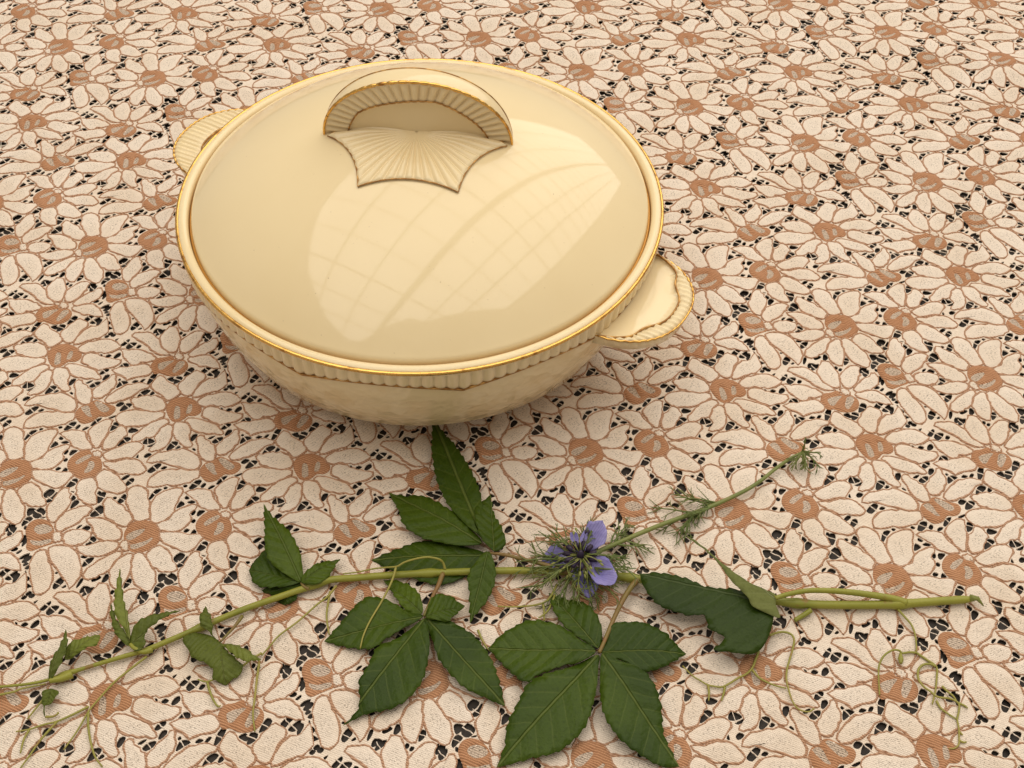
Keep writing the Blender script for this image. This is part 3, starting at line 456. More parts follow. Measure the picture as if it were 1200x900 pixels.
def warp(X):
    X = np.asarray(X); x = np.clip(X[:, 0] / .35, -1.25, 1.25); y = np.clip((X[:, 1] - .55) / .3, -1.15, 1.3)
    B = np.c_[np.ones(len(x)), x, y, x * x, x * y, y * y, x ** 3, x * x * y, x * y * y, y ** 3]
    return X + B @ WARP
def ripple(X):
    x, y = X[:, 0], X[:, 1]
    z = 0.00055 * (np.sin(23 * x + 9 * y) + np.sin(-11 * x + 31 * y + 1.3) + 2)
    a = (x - .325) * .35 + (y - .775) * .94; b = (x - .325) * .94 - (y - .775) * .35
    z = z + 0.0048 * np.exp(-(a / .020) ** 2 - (b / .075) ** 2)
    a2 = (x + .30) * .2 + (y - .60) * .98
    z = z + 0.0012 * np.exp(-(a2 / .03) ** 2 - ((x + .33) / .08) ** 2)
    r = np.hypot(x + .0488, y - .5333); k = np.clip((r - .10) / .06, 0, 1)
    f = np.clip((r - .05) / .12, 0, 1)
    near = np.clip((y - .46) / .08, 0, 1) + 0 * x
    return z * np.clip(k + 0.0, 0, 1) * np.maximum(near, np.clip((x * 0 + .35), 0, 1))
def lay(X, z): X = warp(X); return np.c_[X, ripple(X) + z]
cloth = empty('lace_tablecloth', (0.0, 0.55, 0.0), 'cream and brown lace tablecloth of interlocked daisies covering the table', 'tablecloth')

def topix(P):
    d = np.asarray(P) - np.array([0, 0, CAM_Z]); k = np.stack([np.array(cx), -np.array(cy), -np.array(cz)], 1); q = d @ k
    return np.c_[q[:, 0] / q[:, 2] * 1550 + 600, q[:, 1] / q[:, 2] * 1550 + 450]

XR, YR = (-0.56, 0.56), (0.12, 1.16)
cells = []
for i in range(-14, 15):
    for j in range(-6, 11):
        c = A0 + i * V1 + j * V2 + .5 * (V1 + V2)
        if XR[0] < c[0] < XR[1] and YR[0] < c[1] < YR[1]: cells.append((i, j))
BM = np.stack([V1, V2], 1)
# --- ground sheet: triangulate 3x3 cells around the holes, keep the middle one, repeat it
holes = [np.array(h) for h in HOLES]
vs, fs = [], []
for di in (-1, 0, 1):
    for dj in (-1, 0, 1):
        for h in holes:
            h0 = h - np.floor(h.mean(0)) + [di, dj]
            q = h0 @ BM.T; q = ccw(catmull(q, 2, True)); c = q.mean(0); q = c + (q - c) * 1.24
            fs.append(list(range(len(vs), len(vs) + len(q)))); vs += [tuple(p) for p in q]
gx, gy = np.meshgrid(np.arange(-1.05, 2.06, .0833), np.arange(-1.05, 2.06, .0417))
gp = np.c_[gx.ravel(), gy.ravel()] @ BM.T
vs2 = [Vector(p) for p in vs] + [Vector(p) for p in gp]
ov, oe, of, _, _, off = delaunay_2d_cdt(vs2, [], fs, 0, 1e-7)
ov = np.array([tuple(v) for v in ov]); inv = np.linalg.inv(BM)
tri = np.array([f for f, o_ in zip(of, off) if len(o_) == 0 and len(f) == 3])
cen = ov[tri].mean(1) @ inv.T
tri = tri[((cen >= 0) & (cen < 1)).all(1)]
used, tix = np.unique(tri, return_inverse=True); tv = ov[used]; tix = tix.reshape(-1, 3)
GV, GF = [], []; k = 0
for (i, j) in cells:
    GV.append(tv + A0 + i * V1 + j * V2); GF.append(tix + k); k += len(tv)
GV = np.vstack(GV); GF = np.vstack(GF)
key = np.round(GV * 2e5).astype(np.int64); _, ui, uinv = np.unique(key, axis=0, return_index=True, return_inverse=True)
GV = GV[ui]; GF = uinv.ravel()[GF]; GF = GF[(GF[:, 0] != GF[:, 1]) & (GF[:, 1] != GF[:, 2]) & (GF[:, 0] != GF[:, 2])]
# thickness: a second layer below and walls along free edges
e = np.sort(np.vstack([GF[:, [0, 1]], GF[:, [1, 2]], GF[:, [2, 0]]]), 1); ue, cnt = np.unique(e, axis=0, return_counts=True); be = ue[cnt == 1]
n0 = len(GV); top = lay(GV, 0.0); bot = lay(GV, -0.0007)
faces = GF.tolist() + [(a, b, b + n0, a + n0) for a, b in be.tolist()]
# loose cream threads (brides) spanning the wider holes
bv, bf, bk = [], [], 0
for h in holes:
    q = (h - np.floor(h.mean(0))) @ BM.T; c = q.mean(0); u_, s_, vt = np.linalg.svd(q - c)
    ext = (q - c) @ vt[0]; wid = (q - c) @ vt[1]
    nb = 1 if np.ptp(ext) > .0046 else 0
    for b_ in range(nb):
        o_ = c + vt[0] * (np.ptp(ext) * ((b_ + .5) / nb - .5) * .7 + rng.normal(0, .0004)); w_ = np.ptp(wid) * .5 + .0011; sk = rng.normal(0, .0006)
        pts = np.array([[*(o_ - vt[1] * w_ - vt[0] * sk), .00005], [*(o_ - vt[1] * w_ * .3 + vt[0] * rng.normal(0, .0002)), .00022], [*(o_ + vt[1] * w_ * .3), .00018], [*(o_ + vt[1] * w_ + vt[0] * sk), .00005]])
        tv_, tf_ = tube_mesh(catmull(pts, 2), rng.uniform(.00018, .00030), 5, False); bv.append(tv_); bf += [tuple(i + bk for i in f) for f in tf_]; bk += len(tv_)
bv = np.vstack(bv); BV = [top, bot]; kk = 2 * n0
for (i, j) in cells:
    BV.append(lay(bv[:, :2] + A0 + i * V1 + j * V2, bv[:, 2])); faces += [tuple(x + kk for x in f) for f in bf]; kk += len(bv)
g = put('lace_ground', np.vstack(BV), faces, M_GROUND, cloth, smooth=False)
tag(g, kind='stuff')

hole_pts = np.vstack([catmull((h - np.floor(h.mean(0))) , 2, True) for h in holes])
def hole_dist(P):                       # P lattice coords -> distance to the nearest hole edge (m)
    d = (P[:, None] - hole_pts[None]); d -= np.round(d)
    return np.linalg.norm(d @ BM.T, axis=2).min(1)
def petal_template(lat):
    """lattice outline -> local verts (xy,z), faces, material index, core attribute"""
    q = resample(catmull(lat @ BM.T, 4, True), 26, True); n = len(q)
    area = 0.5 * np.sum(q[:, 0] * np.roll(q[:, 1], -1) - np.roll(q[:, 0], -1) * q[:, 1])
    if area < 0: q = q[::-1]
    c = q.mean(0)
    wr = np.random.default_rng(int(abs(c[0] * 1e6) + abs(c[1] * 1e5)))
    t = np.roll(q, -1, 0) - np.roll(q, 1, 0); t /= np.linalg.norm(t, axis=1)[:, None]; nr = np.c_[t[:, 1], -t[:, 0]]
    hd = hole_dist(q @ inv.T)
    q = q + nr * (np.interp(hd, [.0004, .0018], [-.00055, .00034]) + wr.normal(0, .00022, n))[:, None]
    rad = np.interp(hd, [0.0006, 0.0020], [0.50, 1.0]) * 0.00054 * wr.uniform(.65, 1.3, n)
    V = [np.c_[q, np.full(n, .0001)], np.c_[c + (q - c) * .86, np.full(n, .00045)], np.c_[c + (q - c) * .45, np.full(n, .00060)], np.array([[*c, .00062]])]
    core = [np.zeros(n), np.full(n, .28), np.full(n, .75), np.ones(1)]
    F = []
    for r_ in (0, 1):
        F += [(r_ * n + i, r_ * n + (i + 1) % n, (r_ + 1) * n + (i + 1) % n, (r_ + 1) * n + i) for i in range(n)]
    F += [(2 * n + i, 2 * n + (i + 1) % n, 3 * n) for i in range(n)]
    mi = [0] * len(F); base = 3 * n + 1
    prof = [(1.15, -.0002), (.75, .00042), (0.0, .00072), (-.75, .00050), (-1.1, 0.0001)]
    for (w, z) in prof:
        V.append(np.c_[q + nr * ((0.35 + w) * rad)[:, None], z * (0.5 + 0.5 * rad / .00054) + 0 * rad]); core.append(np.zeros(n))
    for r_ in range(len(prof) - 1):
        F += [(base + (r_ + 1) * n + i, base + (r_ + 1) * n + (i + 1) % n, base + r_ * n + (i + 1) % n, base + r_ * n + i) for i in range(n)]
    mi += [1] * (n * (len(prof) - 1))
    return np.vstack(V), F, mi, np.concatenate(core)
def centre_template(outer, opens):
    q = ccw(resample(catmull(np.array(outer) @ BM.T, 5, True), 40, True))
    ops = [ccw(resample(catmull(np.array(o_) @ BM.T, 4, True), 18, True)) for o_ in opens]
    ops = [o_.mean(0) + (o_ - o_.mean(0)) * 1.0 for o_ in ops]
    c = q.mean(0)
    pts = [tuple(p) for p in q]; fs_ = [list(range(len(pts)))]
    mids = [tuple(c + (p - c) * s_) for s_ in (.9, .72, .5, .28) for p in q[::2]]
    for o_ in ops: fs_.append(list(range(len(pts), len(pts) + len(o_)))); pts += [tuple(p) for p in o_]
    pts += mids
    v_, _, f_, _, _, of_ = delaunay_2d_cdt([Vector(p) for p in pts], [], fs_, 1, 1e-8)
    v_ = np.array([tuple(p) for p in v_])
    d_out = np.min(np.linalg.norm(v_[:, None] - q[None], axis=2), 1)
    d_op = np.min(np.linalg.norm(v_[:, None] - np.vstack(ops)[None], axis=2), 1)
    inop = np.zeros(len(v_), bool)
    for o_ in ops: inop |= inside(o_, v_)
    z = .0001 + .00095 * np.sqrt(np.clip(np.minimum(d_out, d_op) / .0017, 0, 1)); z = np.where(inop, .0001, z + .00016 * np.sin(np.arctan2(v_[:, 1] - c[1], v_[:, 0] - c[0]) * 24) * (d_out > 1e-5))
    core = np.where(inop, 1.0, 0.0) + np.where(d_op < 1e-5, 1, 0)
    F, mi = [], []
    for f, o_ in zip(f_, of_):
        F.append(tuple(f)); mi.append(1 if any(x > 0 for x in o_) else 0)
    return np.c_[v_, z], F, mi, np.clip(core, 0, 1)
PT = [(k_, np.array(p_).mean(0), petal_template(np.array(p_))) for k_, p_ in PETALS]
CT = {k_: (np.array(o_).mean(0), centre_template(o_, op_)) for k_, o_, op_ in CENTRES}
def place(tmp, i, j):
    V, F, mi, core = tmp
    W_ = lay(V[:, :2] + A0 + i * V1 + j * V2, V[:, 2]); return W_
daisies, petals = [], []
for (i, j) in [(a, b) for a in range(-15, 16) for b in range(-7, 12)]:
    for k_, (c, tmp) in CT.items():
        w = c @ BM.T + A0 + i * V1 + j * V2
        if XR[0] - .02 < w[0] < XR[1] + .02 and YR[0] - .02 < w[1] < YR[1] + .02:
            daisies.append((i, j, k_, w))
    for n_, (k_, c, tmp) in enumerate(PT):
        w = c @ BM.T + A0 + i * V1 + j * V2
        if XR[0] - .02 < w[0] < XR[1] + .02 and YR[0] - .02 < w[1] < YR[1] + .02:
            p_ = topix(lay(np.array([w]), 0))[0]
            petals.append((i, j, n_, k_, w, p_))
LIDC = np.array([-0.0488, 0.5333])
def in_view(p_, mrg): return -mrg < p_[0] < 1200 + mrg and -mrg < p_[1] < 900 + mrg
shown = [d for d in petals if in_view(d[5], -12) and len(PETALS[d[2]][1]) > 5]
shown.sort(key=lambda d: -d[5][1]); shown = set(id(d) for d in shown[:300])
dobj = {}; rest = []
for (i, j, k_, w) in daisies:
    p_ = topix(np.array([[w[0], w[1], 0]]))[0]; tmp = CT[k_][1]
    if in_view(p_, 14) and np.hypot(*(w - LIDC)) > .085:
        dobj[(i, j, k_)] = put('daisy', place(tmp, i, j), tmp[1], [M_SATIN, M_NET], cloth, midx=tmp[2], loc=(*warp(np.array([w]))[0], 0), attr={'core': tmp[3]})
    else: rest.append((place(tmp, i, j), tmp[1], np.array(tmp[2]) + 1, tmp[3]))       # 1 cord, 2 net
def to_stuff(name, items, mats):
    VV, FF, MI, CO, k = [], [], [], [], 0
    for V, F, mi, co in items:
        VV.append(V); FF += [tuple(x + k for x in f) for f in F]; MI.append(mi); CO.append(co); k += len(V)
    return tag(put(name, np.vstack(VV), FF, mats, cloth, midx=np.concatenate(MI), attr={'core': np.concatenate(CO)}), kind='stuff')
restp = []
def home(n_):                         # lattice shift between a petal's traced place and its daisy
    return PETALS[n_][0]
for d in petals:
    i, j, n_, k_, w, p_ = d; tmp = PT[n_][2]; dk = (i, j, k_)
    if id(d) in shown and dk in dobj:
        put('petal', place(tmp, i, j), tmp[1], [M_PETAL, M_CORD], dobj[dk], midx=tmp[2], loc=(*warp(np.array([w]))[0], 0), attr={'core': tmp[3]})
    else: restp.append((place(tmp, i, j), tmp[1], np.array(tmp[2]), tmp[3]))
to_stuff('lace_petals', restp, [M_PETAL, M_CORD])
if rest: to_stuff('lace_daisy_centres', rest, [M_PETAL, M_SATIN, M_NET])

# ------------------------------------------------------------------ covered dish
LC = np.array([-0.04880394, 0.533341, 0.0])
dish = empty('casserole_dish', (LC[0], LC[1], 0.0008), 'round cream dish with ribbed gilt rim band and two shell lug handles', 'dish')
NA = 810
CUSP = np.radians([-153.0, -117.0, -80.7, -44.4]); CSP = math.radians(36.3)
def band_z(a):                         # lower edge of the ribbed band: shallow arches between cusps
    ph = ((a - CUSP[2]) / CSP) % 1.0
    return 0.0620 + 0.0052 * np.sin(np.pi * ph) ** 0.8
prof = [(.0700, .0010), (.0745, .0009), (.0790, .0016), (.0860, .0040), (.0985, .0110), (.1085, .0220), (.1165, .0390), (.1205, .0520), (.1222, .0600), (.1226, .0700), (.1226, .0755),
        (.1215, .0745), (.1200, .0700), (.1150, .0680), (.1110, .0600), (.1040, .0300), (.0900, .0110), (.0600, .0060), (.0010, .0058)]
V, F = lathe(prof, 256, LC)
F.append(tuple(range(255, -1, -1)))
put('bowl', V, F, M_EMBOSS, dish, loc=(LC[0], LC[1], 0.0008))
# rim: smooth rounded ledge the lid sits in
a = np.linspace(0, math.pi, 12)
rp = [(.1246, .0742)] + [(.1219 + .0028 * math.cos(t), .0758 + .0026 * math.sin(t)) for t in a] + [(.1190, .0735), (.1188, .0700), (.1165, .0690), (.1140, .0690)]
V, F = lathe(rp, 256, LC); put('rim', V, F, M_GLAZE, dish, loc=(LC[0], LC[1], 0.07))
# ribbed band
nz = 9
aa = np.arange(NA) / NA * 2 * math.pi
V = []
for i in range(nz):
    t = i / (nz - 1); zb = band_z(aa); z = zb + (0.0768 - zb) * t
    flute = (np.abs(np.cos(aa * 135 / 2)) ** 0.8) * 0.0014 * (0.25, .8, 1, 1, 1, 1, 1, 1, .6)[i]
    r0 = np.where(i == 0, .1214, np.interp(z, [.060, .068, .0768], [.1228, .1234, .1240]))
    V.append(np.c_[LC[0] + (r0 + flute) * np.cos(aa), LC[1] + (r0 + flute) * np.sin(aa), z])
F = [(i * NA + j, i * NA + (j + 1) % NA, (i + 1) * NA + (j + 1) % NA, (i + 1) * NA + j) for i in range(nz - 1) for j in range(NA)]
put('ribbed_band', np.vstack(V), F, M_GLAZE, dish, loc=(LC[0], LC[1], 0.07))
# gold edge on the rim and thin worn line under the band
def ring(rf, zf, rad, n, seg=8):
    a_ = np.arange(n + 1) / n * 2 * math.pi
    return tube_mesh(np.c_[LC[0] + rf(a_) * np.cos(a_), LC[1] + rf(a_) * np.sin(a_), zf(a_)], rad(a_) if callable(rad) else rad, seg, False)
V, F = ring(lambda a_: .1246 + .00008 * np.abs(np.cos(a_ * 135 / 2)), lambda a_: .0768 + 0 * a_, 0.0010, 810)
put('gold_rim', V, F, M_GOLD, dish, loc=(LC[0], LC[1], 0.07))
V, F = ring(lambda a_: .1230 + 0 * a_, lambda a_: band_z(a_) - .0001, 0.0007, 810, 6)
put('gold_or_glow_line', V, F, M_GOLDLINE, dish, loc=(LC[0], LC[1], 0.07))

def lug(ang, border):
    """shell-shaped lug: half-disc shelf with fluted border"""
    ca = math.radians(ang); th = np.linspace(-1, 1, 121)
    out_r = lambda t: .1215 + .0305 * np.clip(1 - np.abs(t) ** 2.35, 0, 1) ** 0.75
    half = math.radians(17.6)
    root_p = (LC[0] + .136 * math.cos(ca), LC[1] + .136 * math.sin(ca), .066)
    sag = lambda t, s: .0655 + .0020 * s
    rows = np.linspace(0, 1, 13); V = []
    for s in rows:
        r = .119 + (out_r(th) - .119) * s
        inn = border - 0.12 * np.exp(-((np.abs(th) - .46) / .17) ** 2) - .12 * np.abs(th) ** 6      # where the fluted border begins
        fl = np.where(s > inn, np.abs(np.cos(th * 25 * math.pi / 2)) ** .8, 0.0)
        z = .0648 + .0008 * s - .0005 * np.sin(np.pi * np.clip(s / np.maximum(inn, .01), 0, 1)) * (s < inn) + np.where(s > inn, .0003 + .0018 * fl * (.35 if s > .99 else 1), 0) + .0012 * (s > .99) * 0
        a_ = ca + half * th * (1 - .10 * s)
        V.append(np.c_[LC[0] + r * np.cos(a_), LC[1] + r * np.sin(a_), z])
    n = len(th); R = len(rows); top = np.vstack(V); low = top.copy()
    cxy = np.array([LC[0] + .118 * math.cos(ca), LC[1] + .118 * math.sin(ca)])
    low[:, :2] = cxy + (low[:, :2] - cxy) * .955; low[:, 2] = .0590 + .0006 * np.repeat(rows, n) * 4 / 4
    VV = np.vstack([top, low]); k = len(top); F = []
    for i in range(R - 1):
        for j in range(n - 1):
            a0 = i * n + j; F.append((a0, a0 + n, a0 + n + 1, a0 + 1)); F.append((k + a0, k + a0 + 1, k + a0 + n + 1, k + a0 + n))
    e = (R - 1) * n
    for j in range(n - 1): F.append((e + j, k + e + j, k + e + j + 1, e + j + 1))
    o = put('lug_handle', VV, F, M_GLAZE, dish, loc=root_p)
    oute = np.vstack(V[-1]); oute[:, 2] += .0001
    TV, TF = tube_mesh(oute, 0.00055, 8); put('gold_edge', TV, TF, M_GOLD, o, loc=root_p)
    inn = border - 0.12 * np.exp(-((np.abs(th) - .46) / .17) ** 2) - .12 * np.abs(th) ** 6
    r = .119 + (out_r(th) - .119) * inn; a_ = ca + half * th * (1 - .10 * inn)
    il = np.c_[LC[0] + r * np.cos(a_), LC[1] + r * np.sin(a_), np.full(n, .0667)][3:-3]
    TV, TF = tube_mesh(il, 0.00055, 6, flat=1.3); put('gold_or_glow_line', TV, TF, M_GOLDLINE, o, loc=root_p)
lug(-29.0, .80); lug(153.0, .52)

# ------------------------------------------------------------------ lid
lid = empty('dome_cover', (LC[0], LC[1], 0.0755), 'glossy domed cream lid with gilt shell-fan handle, sitting in the dish', 'lid')
ZA, ZH, R0 = .1220, .0385, .1160
def dome(r): r = np.asarray(r); return ZA - ZH * (r / R0) ** 2 - .0038 * (r / R0) ** 8
pr = [(.1160, .0694), (.1170, .0698), (.1174, .0710), (.1176, .0745), (.1177, .0762), (.1175, .0775), (.1171, .0786), (.1166, .0792)]
rr = np.r_[np.linspace(.1159, .006, 60), 0.0004]
pr += [(r, float(dome(r))) for r in rr]
nl = 256
V, F = lathe(pr, nl, LC); F.append(tuple((len(pr) - 1) * nl + j for j in range(nl)))
und = [(.1160, .0694), (.1110, .0720), (.0900, .0855), (.06, .1010), (.03, .1090), (.0004, .1125)]
V2_, F2_ = lathe(und, nl, LC); F2_ = [tuple(reversed(f)) for f in F2_]
V, F = join([(V, F), (V2_, F2_)])
put('dome', V, F, M_GLAZE, lid, loc=(LC[0], LC[1], 0.0755))

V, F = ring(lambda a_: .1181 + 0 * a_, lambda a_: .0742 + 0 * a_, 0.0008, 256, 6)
put('gold_or_glow_line', V, F, M_AMBER, lid, loc=(LC[0], LC[1], 0.0755))  # added ring, no gilding: its amber stands in for light bounced inside the groove
HA = math.radians(-3.4); hx = np.array([math.cos(HA), math.sin(HA)]); hy = np.array([-math.sin(HA), math.cos(HA)])
def loc2w(x, y, z):
    x = np.asarray(x, float); y = np.asarray(y, float)
    return np.c_[LC[0] + x * hx[0] + y * hy[0], LC[1] + x * hx[1] + y * hy[1], np.broadcast_to(z, x.shape)]
HC = -0.0005       # handle centre a touch behind the lid's middle
AW, HB = .0468, .0335
kn = bpy.data  # (handle built below)
nth = 337; TH = np.linspace(0, math.pi, nth)
def arch(f, y, tweak=0.0):                # f fraction of the outline, y local depth array
    x = AW * f * np.cos(TH); zz = f * (HB + .0) * np.sin(TH) ** .92
    base = dome(np.hypot(AW * f * np.cos(TH), 0)) - .0015
    z0 = dome(AW) - .001 + (ZA - dome(AW)) * 0.75 * np.sin(TH) * 0
    return x, zz + z0 + (1 - np.sin(TH)) * 0
def half_t(f): return .0010 + .0050 * np.sin(TH) ** .75
handle_root = (LC[0] + HC * hy[0], LC[1] + HC * hy[1], ZA)
inner = 0.735 - 0.045 * np.abs(np.sin(TH * 2.5 + 0.0)) * np.sin(TH) ** .5 + .03 * (1 - np.sin(TH))
NR = 28
flute = np.abs(np.cos(TH * NR)) ** .8
def row(fr, yoff):                        # vertices of one arch row
    x = AW * fr * np.cos(TH); z = dome(AW) - .0012 + (HB + ZA - dome(AW) - .002) * fr * np.sin(TH) ** .95
    return loc2w(x, HC + yoff, z)
def side(sgn):
    rows_ = [row(1.0, sgn * half_t(1) * .93)]
    for s in np.linspace(.985, 0.0, 8):
        fr = inner + (1.0 - inner) * s
        rows_.append(row(fr, sgn * (half_t(1) * (.97 - .10 * (1 - s)) + (flute - .75) * .0019 * math.sin(math.pi * min(1, s * 1.02 + .02)) ** .5)))
    for s, d in ((.97, .70), (.90, .62), (.6, .60), (.3, .60), (0.02, .60)):
        rows_.append(row(inner * s, sgn * half_t(1) * d))
    return rows_
fr_rows = side(-1); bk_rows = side(1)
ty = np.linspace(-1, 1, 9)[1:-1]
top_rows = [row(1.0 + .012 * (1 - t * t), t * half_t(1) * .93) for t in ty]
allr = fr_rows[::-1] + top_rows + bk_rows
V = np.vstack(allr); R = len(allr)
F = [(i * nth + j, (i + 1) * nth + j, (i + 1) * nth + j + 1, i * nth + j + 1) for i in range(R - 1) for j in range(nth - 1)]
ho = put('shell_handle', V, F, M_GLAZE, lid, loc=handle_root)
for sgn, rws in ((-1, fr_rows), (1, bk_rows)):
    e_ = rws[0].copy(); e_[:, :2] += sgn * hy * .0002
    TV, TF = tube_mesh(e_, (0.00060 + .00035 * flute * np.sin(TH)) if sgn < 0 else 0.00038, 8); put('gold_edge', TV, TF, M_GOLD if sgn < 0 else M_GOLDLINE, ho, loc=handle_root)
    e_ = rws[8].copy(); e_[:, :2] += sgn * hy * .0003
    TV, TF = tube_mesh(e_[8:-8], 0.00042, 6); put('gold_or_glow_line', TV, TF, M_GOLDLINE, ho, loc=handle_root)

FC = -.0050
def fan(sgn):
    """fluted pentagonal fan lying on the dome beside the handle"""
    c1 = np.array([.0445, .0]); c2 = np.array([.0240, -.0365]); c0 = np.array([0., .0])
    def arc(a_, b_, bulge, n):
        t = np.linspace(0, 1, n)[:, None]; m_ = a_ + (b_ - a_) * t; d_ = (b_ - a_) / np.linalg.norm(b_ - a_); nn_ = np.array([-d_[1], d_[0]])
        return m_ + nn_ * bulge * 4 * t * (1 - t)
    right = arc(c1, c2, -.0046, 45); bot = arc(c2, c2 * [-1, 1], -.0044, 60); left = right[::-1] * [-1, 1]
    B = np.vstack([right, bot[1:], left[1:]])
    ang = np.arctan2(B[:, 1], B[:, 0]); ang = np.where(ang > 1e-6, ang - 2 * math.pi, ang)
    dense = np.linspace(0, len(B) - 1, 331); B = np.stack([np.interp(dense, np.arange(len(B)), B[:, i]) for i in (0, 1)], 1)
    ang = np.arctan2(B[:, 1], B[:, 0]); ang = np.where(ang > 1e-6, ang - 2 * math.pi, ang)
    fl = np.abs(np.cos(ang * 22)) ** .9
    V = []; ss = np.linspace(0.02, 1, 22)
    for s in ss:
        x = B[:, 0] * s; y = B[:, 1] * s; r = np.hypot(x, y + FC)
        h_ = .0005 + .0015 * fl * np.clip((s - .10) * 2.0, 0, 1) * (1 if s < .99 else .6)
        V.append(loc2w(x, (y if sgn < 0 else -y) + FC, dome(r) + h_))
    V.append(loc2w(B[:, 0] * 1.004, (B[:, 1] if sgn < 0 else -B[:, 1]) * 1.004 + FC, dome(np.hypot(B[:, 0], B[:, 1])) - .0008))
    n = len(B); F = [(i * n + j, i * n + j + 1, (i + 1) * n + j + 1, (i + 1) * n + j) for i in range(len(V) - 1) for j in range(n - 1)]
    rp_ = (LC[0] + hy[0] * sgn * .02, LC[1] + hy[1] * sgn * .02, ZA)
    o = put('fan_relief', np.vstack(V), F if sgn > 0 else [tuple(reversed(f)) for f in F], M_GLAZE, lid, loc=rp_)
    e_ = loc2w(B[:, 0], (B[:, 1] if sgn < 0 else -B[:, 1]) + FC, dome(np.hypot(B[:, 0], B[:, 1] + FC)) + .0009)
    TV, TF = tube_mesh(e_, .00040, 6); put('gold_or_glow_line', TV, TF, M_GOLDLINE, o, loc=rp_)
fan(-1); fan(1)

